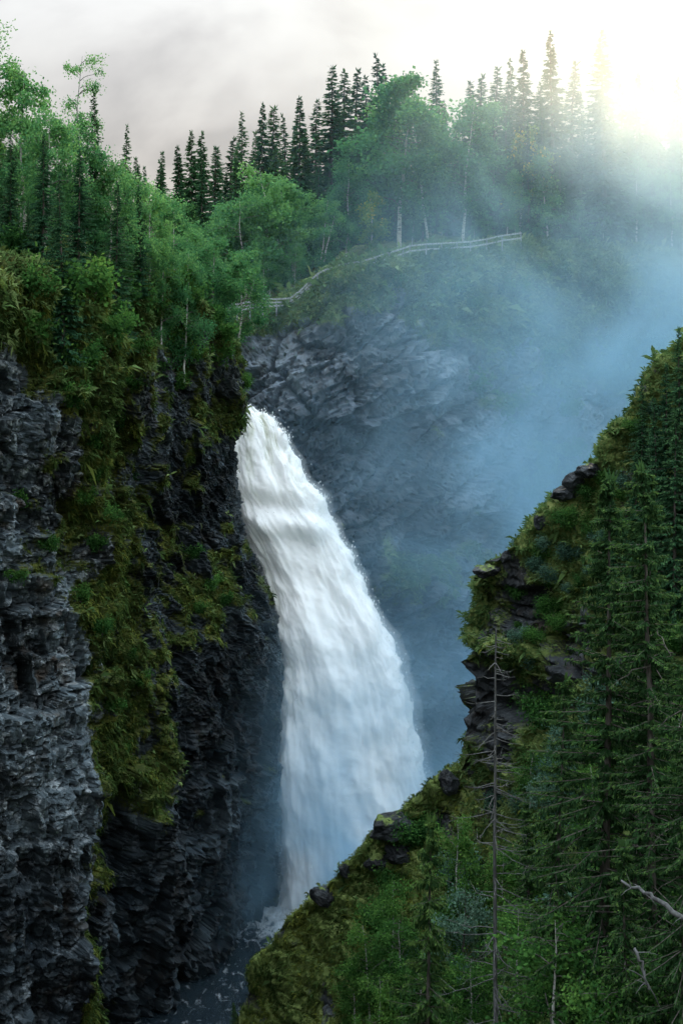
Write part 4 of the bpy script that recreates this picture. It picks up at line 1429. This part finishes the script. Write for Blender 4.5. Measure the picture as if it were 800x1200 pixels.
SPUR_TREES = [
    ('near_spruce', 'spruce_tree', 703, 556, 46, 19, 'tall spruce with ragged drooping boughs in the middle of right slope', 0.95, 0),
    ('near_spruce', 'spruce_tree', 766, 548, 44, 19, 'tall spruce with brownish top, nearest to the right edge', 0.95, 1),
    ('near_spruce', 'spruce_tree', 736, 640, 50, 15, 'shorter spruce between the two tallest near spruces', 0.9, 2),
    ('near_small_spruce', 'spruce_tree', 497, 930, 56, 11, 'slim pointed young spruce standing before the white water and boulders', 0.75, 0),
    ('near_spruce', 'spruce_tree', 800, 640, 40, 18, 'spruce cut off by the right edge of the picture', 0.9, 3),
    ('near_spruce', 'spruce_tree', 645, 790, 50, 13, 'dark spruce below the rocky crag, left of the tall ragged one', 0.9, 1),
    ('mid_spruce', 'spruce_tree', 797, 386, 64, 11, 'top spruce of the ridge at the right edge against the mist', 0.9, 0),
    ('mid_spruce', 'spruce_tree', 778, 428, 63, 9, 'spruce just below the topmost one on the right ridge', 0.9, 1),
    ('mid_spruce', 'spruce_tree', 752, 446, 66, 5, 'small dark spruce alone on the right ridge line', 0.9, 2),
    ('mid_spruce', 'spruce_tree', 770, 470, 60, 9, 'dark spruce under the ridge tops at right', 0.9, 3),
    ('mid_spruce', 'spruce_tree', 790, 480, 56, 10, 'broad dark spruce at the right edge below the ridge', 0.95, 1),
    ('mid_spruce', 'spruce_tree', 742, 520, 60, 7, 'spruce in the heather above the tall brownish topped spruce', 0.85, 0),
    ('mid_spruce', 'spruce_tree', 716, 548, 60, 6, 'small spruce in the heather above the tall ragged spruce', 0.8, 2),
    ('near_willow', 'willow_tree', 660, 850, 54, 7, 'grey green willow left of the dark trunks', 0.9, 0),
    ('near_willow', 'willow_tree', 640, 900, 55, 6, 'grey green willow beside the dead standing trunk', 0.9, 1),
    ('near_birch', 'birch_tree', 455, 1030, 66, 7, 'bright green leafy tree left of the slim young spruce', 0.9, 0),
    ('near_birch', 'birch_tree', 432, 1085, 64, 6, 'small leafy tree at the mossy edge above the river', 0.9, 1),
    ('near_birch', 'birch_tree', 540, 960, 60, 7, 'leafy tree between slim young spruce and dead standing trunk', 0.9, 2),
    ('near_birch', 'birch_tree', 800, 815, 36, 6, 'bright leafy tree cut by the right edge halfway down', 0.8, 0),
    ('near_birch', 'birch_tree', 775, 1085, 34, 5, 'bright leafy tree in the lower right corner', 0.9, 1),
    ('near_birch', 'birch_tree', 690, 1010, 44, 6, 'dark leafy tree under the tall ragged spruce', 1.0, 2),
    ('near_birch', 'birch_tree', 620, 1060, 48, 5, 'leafy tree with yellowish leaves right of the dead trunk', 0.9, 0),
    ('near_willow', 'willow_tree', 545, 1040, 54, 6, 'dull willow below the leafy tree at the dead trunk', 0.9, 1),
    ('near_small_spruce', 'spruce_tree', 735, 985, 42, 8, 'young spruce among leafy trees near the fallen pale log', 1.0, 1),
    ('near_small_spruce', 'spruce_tree', 620, 940, 50, 8, 'young dark spruce right of the dead standing trunk', 1.0, 2),
    ('near_small_spruce', 'spruce_tree', 668, 1120, 40, 6, 'young spruce at the bottom edge below the willows', 1.0, 0),
    ('near_small_spruce', 'spruce_tree', 562, 1080, 47, 6, 'young spruce at the bottom edge left of the dead trunk', 1.0, 1),
    ('near_small_spruce', 'spruce_tree', 275, 1175, 82, 3, 'tiny bright spruce top at the bottom edge beside the water', 1.1, 2),
]
for key, name, x, y, Y, h, lab, w, v in SPUR_TREES:
    spur_tree(key, name, x, y, Y, h, lab, name.split('_')[0], w, v)

for x, y, Y, h, lab in ((470, 1075, 62, 5, 'bright leafy bush tree just under the bright green tree by the young spruce'),
                        (520, 1050, 60, 5, 'leafy bush tree touching the young spruce on its right side'),
                        (415, 1130, 66, 4, 'leafy bush on the mossy corner lowest above the river'),
                        (450, 1145, 60, 5, 'leafy bush tree at the bottom edge beneath the young spruce'),
                        (590, 1000, 54, 5, 'pale green bush tree behind the dead standing trunk'),
                        (655, 960, 50, 5, 'light green tree shining between dark spruces right of the dead trunk'),
                        (700, 900, 50, 5, 'light green tree glimpsed behind the tall ragged spruce'),
                        (790, 900, 40, 5, 'light leafy tree at the right edge under the bright one'),
                        (610, 1065, 43, 6, 'bright leafy tree in front of the dark spruces right of the dead trunk'),
                        (660, 1075, 41, 6, 'bushy leafy tree at the foot of the dark spruces'),
                        (555, 1120, 46, 5, 'leafy tree at the bottom edge left of the dead trunk'),
                        (725, 1110, 39, 6, 'leafy tree left of the short pale broken log'),
                        (770, 985, 39, 5, 'leafy tree above the long fallen log'),
                        (500, 1120, 52, 5, 'leafy tree covering the foot of the slim young spruce'),
                        (690, 1150, 38, 5, 'lowest leafy tree at the bottom edge under the tall spruces'),
                        (620, 880, 56, 4, 'small bright bush tree under the rocky crag')):
    spur_tree('near_birch', 'birch_tree', x, y, Y, h, lab, 'birch', 1.1)

# the same woods going on beyond the frame
for x, y, Y, h in ((840, 360, 62, 10), (875, 330, 60, 12), (850, 520, 52, 12), (900, 470, 52, 12), (950, 420, 52, 12), (870, 680, 44, 12), (930, 640, 44, 12), (990, 560, 45, 12), (880, 860, 40, 9), (950, 820, 40, 10), (1010, 760, 40, 10)):
    spur_tree('near_small_spruce' if h < 11 else 'near_spruce', 'spruce_tree', x, y, Y, h, 'spruce further up the slope beyond the right edge of the photo', 'spruce', 1.0, None, 'spruces beyond the right edge')
for x, y, Y in ((-25, 150, 86), (-50, 120, 88), (-75, 170, 82), (-100, 110, 86), (-125, 160, 80), (-150, 120, 84), (-60, 200, 80), (-120, 215, 78)):
    tree_tip('left', 'mid_spruce' if x % 2 else 'mid_birch', 'spruce_tree' if x % 2 else 'birch_tree', x, y, Y, '%s on the cliff top beyond the left edge of the photo' % ('spruce' if x % 2 else 'birch'),
             'spruce' if x % 2 else 'birch', 'trees beyond the left edge')

# bushes filling the lower right slope
for i in range(70):
    x = RNG.uniform(430, 810)
    y = RNG.uniform(700, 1210)
    if y < 1000 - (x - 430) * 1.0 + 40 or y < 760 and x < 640:
        continue
    p, n = shoot('spur', x, y)
    if p is None:
        continue
    key = RNG.choice(['near_shrub', 'near_shrub', 'near_grey_shrub'])
    plant(key, 'shrub', (p.x, p.y, p.z - 0.3), RNG.uniform(1.4, 3.0), 'leafy shrub in the shady thicket on the lower right slope', 'shrub', 'shrubs in the right thicket', 1.0, parts=('stems', 'leaves'))
for i in range(34):
    x = RNG.uniform(600, 800)
    t = RNG.random()
    y = np.interp(x, [600, 690, 800], [660, 560, 410]) + 15 + t * 130
    p, n = shoot('spur', x, y)
    if p is None:
        continue
    plant(RNG.choice(['near_shrub', 'near_grey_shrub']), 'shrub', (p.x, p.y, p.z - 0.25), RNG.uniform(0.7, 1.5), 'low pale green bush on the heathery upper right ridge', 'shrub', 'low bushes on the right ridge', 1.1, parts=('stems', 'leaves'))


# ------------------------------------------------------------------ dead trees and logs
def dead_tree(name, base, H, r0, seed, nb, label, lean=(0, 0)):
    rng = np.random.default_rng(seed)
    e = link(name, None, loc=base)
    tag(e, label, 'dead tree')
    tr = MB()
    n = 14
    zz = np.linspace(0, H, n)
    w = np.cumsum(rng.normal(0, 0.015, (n, 2)), 0) + np.outer(zz, lean)
    tr.tube(np.column_stack([w, zz]), np.linspace(r0, 0.025, n), 8)
    link('trunk', tr.mesh(name + '_trunk', M['dead'], True), e)
    br = MB()
    for i in range(nb):
        z0 = H * rng.uniform(0.08, 0.98)
        a = rng.uniform(0, 6.283)
        L = (0.5 + 1.9 * (1 - z0 / H) ** 0.6) * rng.uniform(0.4, 1.1)
        m = 7
        kk = np.linspace(0, 1, m)
        p0 = np.array([np.interp(z0, zz, w[:, 0]), np.interp(z0, zz, w[:, 1]), z0])
        p = p0 + np.column_stack([math.cos(a) * L * kk, math.sin(a) * L * kk, -0.3 * L * kk ** 1.4 + 0.2 * L * kk ** 4]) + np.cumsum(rng.normal(0, 0.03 * L, (m, 3)), 0) * kk[:, None]
        br.tube(p, np.linspace(0.022, 0.004, m), 4)
        for j in range(rng.integers(1, 5)):
            q = p[rng.integers(2, m - 1)]
            d = unit(np.array([math.cos(a), math.sin(a), -0.2]) + rng.normal(0, 0.8, 3))
            l2 = L * rng.uniform(0.15, 0.4)
            br.tube(np.array([q, q + d * l2 * .5 + [0, 0, -.02], q + d * l2 + rng.normal(0, .05, 3)]), np.array([0.009, 0.006, 0.003]), 3)
    link('branches', br.mesh(name + '_branches', M['dead']), e)
    return e


X, Y_, Z = at(580, 735, 47)
dead_tree('dead_tree', (X, Y_, Z - 17.5), 17.5, 0.095, 3, 130, 'bare grey dead standing trunk with spiky dry branches before the rocky crag')

def log(name, pts, r0, r1, label, seed):
    rng = np.random.default_rng(seed)
    P = np.array([at(*p) for p in pts])
    s = np.linspace(0, len(P) - 1, 12)
    C = cr(P, s) + rng.normal(0, 0.03, (12, 3))
    org = C[0].copy()
    m = MB()
    m.tube(C - org, np.linspace(r0, r1, 12), 7)
    e = link(name, None, loc=org)
    tag(e, label, 'log')
    link('trunk', m.mesh(name, M['dead'], True), e)
    b = MB()
    for i in range(7):
        q = C[rng.integers(2, 11)] - org
        d = unit(rng.normal(0, 1, 3) + [0, -0.3, 0.3])
        b.tube(np.array([q, q + d * .3, q + d * .6 + [0, 0, -.08]]), np.array([0.02, 0.012, 0.004]), 4)
    link('branches', b.mesh(name + '_twigs', M['dead']), e)


log('fallen_log', [(728, 1034, 38), (752, 1044, 37.4), (772, 1056, 37), (806, 1078, 36.4)], 0.035, 0.085, 'pale bare fallen log pointing in from the right edge', 4)
log('fallen_log', [(742, 1112, 36), (752, 1132, 35.8), (760, 1160, 35.6)], 0.05, 0.03, 'short pale broken log under the long fallen log', 6)
log('fallen_log', [(52, 318, 82.5), (66, 334, 82.6), (80, 352, 82.8), (88, 376, 83)], 0.06, 0.14, 'pale dead trunk leaning down the mossy slope on the left cliff top', 8)


# ------------------------------------------------------------------ boulders
def boulder(px, py, Y, w, h, seed, label, mat='rock_spur', sink=0.25, tilt=0.0, moss_top=0.5):
    import bmesh
    bm = bmesh.new()
    bmesh.ops.create_icosphere(bm, subdivisions=5, radius=1.0)
    v = np.array([x.co[:] for x in bm.verts], np.float32)
    t = np.array([[l.index for l in f.verts] for f in bm.faces])
    bm.free()
    # chip the ball with flat planes, then break it up
    rng = np.random.default_rng(seed)
    for k in range(15):
        d = unit(rng.normal(0, 1, 3)).astype(np.float32)
        lim = rng.uniform(0.62, 0.92)
        s = v @ d
        v = v - np.outer(np.maximum(s - lim, 0), d)
    nrm = unit(v)
    v = v + nrm * (0.20 * fbm(v * 1.6, 5, seed, 0.6))[:, None]
    v[:, 0] *= w / 2
    v[:, 1] *= w / 2 * 0.85
    v[:, 2] *= h / 2
    moss = np.clip(smooth(0.3, 0.9, nrm[:, 2]) * moss_top * 1.1 + 0.9 * fbm(v * 1.3, 4, seed + 3) - 0.08, 0, 1)
    me = mesh_np('boulder', v, None, t, {'moss': moss, 'wet_shade': np.full(len(v), 0.55), 'pale': np.full(len(v), 0.1)}, False, M[mat])
    X, Y, Z = at(px, py, Y)
    o = link('boulder', me, loc=(X, Y, Z))
    o.rotation_euler = (0, tilt, seed * 0.7)
    tag(o, label, 'boulder', 'boulders along the edge of the spur')


def on_spur(px, py):
    p, n = shoot('spur', px, py)
    return p.y if p is not None else 80.0


B = [(457, 963, 3.1, 1.7, 1, 'largest dark boulder with mossy top standing before the white water', -0.16, 0.45),
     (526, 912, 1.7, 1.4, 2, 'dark pointed boulder at the foot of the crag', -0.3, 0.1),
     (466, 996, 2.2, 1.3, 3, 'soaked dark boulder just below the largest boulder', 0.1, 0.1),
     (380, 1046, 1.9, 1.4, 4, 'dark boulder at the mossy edge lowest towards the river', -0.4, 0.3),
     (404, 1016, 0.8, 1.0, 5, 'small upright stone on the moss between boulders and water', 0.0, 0.1),
     (570, 664, 1.9, 0.8, 6, 'flat slab overhanging at the top corner of the crag', 0.12, 0.45),
     (687, 548, 1.7, 1.0, 7, 'rounded boulder highest in the cluster on the ridge line', -0.2, 0.7),
     (671, 560, 1.3, 1.2, 8, 'dark boulder in the middle of the ridge line cluster', -0.5, 0.2),
     (662, 574, 1.6, 1.0, 9, 'lowest dark boulder of the ridge line cluster', -0.3, 0.2),
     (634, 606, 1.0, 1.0, 10, 'small stone on the ridge between cluster and crag slab', 0.2, 0.4),
     (592, 647, 0.8, 0.8, 11, 'small round dark stone on top of the crag slope', 0, 0.1),
     (440, 1006, 1.5, 1.1, 13, 'mossy stone beneath the soaked dark boulder', 0.2, 0.9)]
RIDGE_Y = {k: None for k in ()}
for x, y, w, h, s, lab, tilt, mt in B:
    Yb = np.interp(y, [546, 606, 664, 780, 880, 925, 962, 1005, 1045, 1085], [72, 74, 76, 77, 78, 79.3, 80.3, 81.8, 83.3, 85])
    p, n = shoot('spur', x, y + 8)
    Yb = min(Yb, p.y) if p is not None and p.y < 90 else Yb
    boulder(x, y + 5, float(Yb) - 0.2 * w, w, h, s, lab, tilt=tilt, moss_top=mt)
p, n = shoot('back', 522, 884)
if p is not None:
    boulder(522, 884, p.y - 0.8, 3.6, 2.6, 21, 'pale soaked rock washed by spray right of the fall behind the crag', 'rock_back', moss_top=0)


# ------------------------------------------------------------------ wooden railings
def railing(name, pts, label, h=1.05, rails=(0.45, 0.98), post_every=1, which='back', lift=0.0):
    """posts at the given photo points, rails from post to post"""
    P = [Vector(at(*p)) for p in pts]      # P is the post top
    root = link(name, None, loc=P[0] - Vector((0, 0, h)))
    tag(root, label, 'fence')
    org = root.location
    pm = box_mesh('post', 0.13, 0.13, h + 0.8, M['fence'])
    for p in P:
        o = link('post', pm, root, p - org - Vector((0, 0, (h + 0.8) / 2 - 0.06)))
        o.rotation_euler.z = RNG.uniform(-.2, .2)
    for a, b in zip(P[:-1], P[1:]):
        d = b - a
        for r in rails:
            rm = box_mesh('rail', d.length + 0.1, 0.05, 0.17, M['fence'])
            mid = (a + b) / 2 - Vector((0, 0, h - r * h)) + Vector((0, -0.09, 0))
            o = link('rail', rm, root, mid - org)
            o.rotation_mode = 'QUATERNION'
            o.rotation_quaternion = d.to_track_quat('X', 'Z')


railing('wooden_railing', [(425, 306, 137), (440, 301, 137.5), (456, 296, 138.5), (472, 291, 139.5), (480, 288, 140), (499, 286, 141), (517, 285, 142), (535, 284, 143), (551, 283, 144), (570, 280, 145.5), (588, 276, 147), (610, 273, 149)],
        'long pale two rail wooden fence curving along the far cliff edge under birches')
railing('wooden_railing', [(364, 328, 135.5), (372, 321, 135.7), (381, 316, 136), (391, 313, 136.2), (400, 310, 136.5), (412, 308, 136.7), (424, 306, 136.9)],
        'short pale wooden railing climbing the steps left of the long fence')
railing('wooden_railing', [(262, 356, 134), (278, 356, 134), (293, 353, 134.2), (308, 350, 134.4), (324, 350, 134.6), (340, 349, 134.8), (352, 340, 135.1), (363, 329, 135.4)],
        'low walkway railing half hidden by birches above the fall', rails=(0.3, 0.62, 0.95))
railing('wooden_railing', [(193, 318, 121), (207, 318, 121)], 'small piece of white rail showing through trees on left cliff')


# ------------------------------------------------------------------ mist of the fall
def build_mist(name, box, blobs, colour, aniso, label):
    x0, x1, y0, y1, z0, z1 = box
    me = box_mesh(name, x1 - x0, y1 - y0, z1 - z0, None)
    m, t, out = new_mat(name)
    tc = nd(t, 'ShaderNodeTexCoord')
    geo = nd(t, 'ShaderNodeNewGeometry')
    pos = geo.outputs['Position']
    sep = nd(t, 'ShaderNodeSeparateXYZ')
    t.links.new(pos, sep.inputs[0])

    def blob(c, r, k):
        s = nd(t, 'ShaderNodeVectorMath', operation='SUBTRACT')
        s.inputs[1].default_value = c
        t.links.new(pos, s.inputs[0])
        d = nd(t, 'ShaderNodeVectorMath', operation='DIVIDE')
        d.inputs[1].default_value = r
        t.links.new(s.outputs[0], d.inputs[0])
        l = nd(t, 'ShaderNodeVectorMath', operation='DOT_PRODUCT')
        t.links.new(d.outputs[0], l.inputs[0])
        t.links.new(d.outputs[0], l.inputs[1])
        g = math_node(t, 'POWER', 2.71828, math_node(t, 'MULTIPLY', l.outputs['Value'], -1.0))
        return math_node(t, 'MULTIPLY', g, k)

    nz = noise_tex(t, pos, 0.075, 4.0, 0.6, 0.8)
    nz = ramp(t, nz, [(0.36, 0.05), (0.66, 1.9)])
    b = blob(*blobs[0])
    for bl in blobs[1:]:
        b = math_node(t, 'ADD', b, blob(*bl))
    den = math_node(t, 'MULTIPLY', b, nz)
    vol = nd(t, 'ShaderNodeVolumePrincipled')
    vol.inputs['Color'].default_value = colour + (1,)
    vol.inputs['Anisotropy'].default_value = aniso
    t.links.new(den, vol.inputs['Density'])
    t.links.new(vol.outputs[0], out.inputs['Volume'])
    me.materials.append(m)
    o = link('mist', me, loc=((x0 + x1) / 2, (y0 + y1) / 2, (z0 + z1) / 2))
    tag(o, label, 'mist', None, 'stuff')


build_mist('gorge_mist', (-13.0, 60.0, 90.0, 165.0, 0.4, 88.0),
           (((1.5, 110.0, 3.0), (8.0, 8.0, 13.0), 0.15),           # boil at the foot of the fall
            ((16.0, 118.0, 24.0), (11.0, 13.0, 24.0), 0.038),      # cloud filling the gorge behind the spur
            ((30.0, 128.0, 50.0), (15.0, 14.0, 18.0), 0.040),
            ((8.0, 123.0, 42.0), (13.0, 7.0, 24.0), 0.016)),     # drifting up to the right
           (0.48, 0.78, 1.0), 0.35, 'blue white spray mist filling the gorge behind the spur')
build_mist('sunlit_vapour', (5.0, 70.0, 95.0, 156.0, 50.0, 112.0),
           (((34.0, 128.0, 76.0), (14.0, 14.0, 17.0), 0.019),),
           (0.97, 0.95, 0.90), 0.72, 'sunlit vapour glowing before the treetops at the bright upper right')
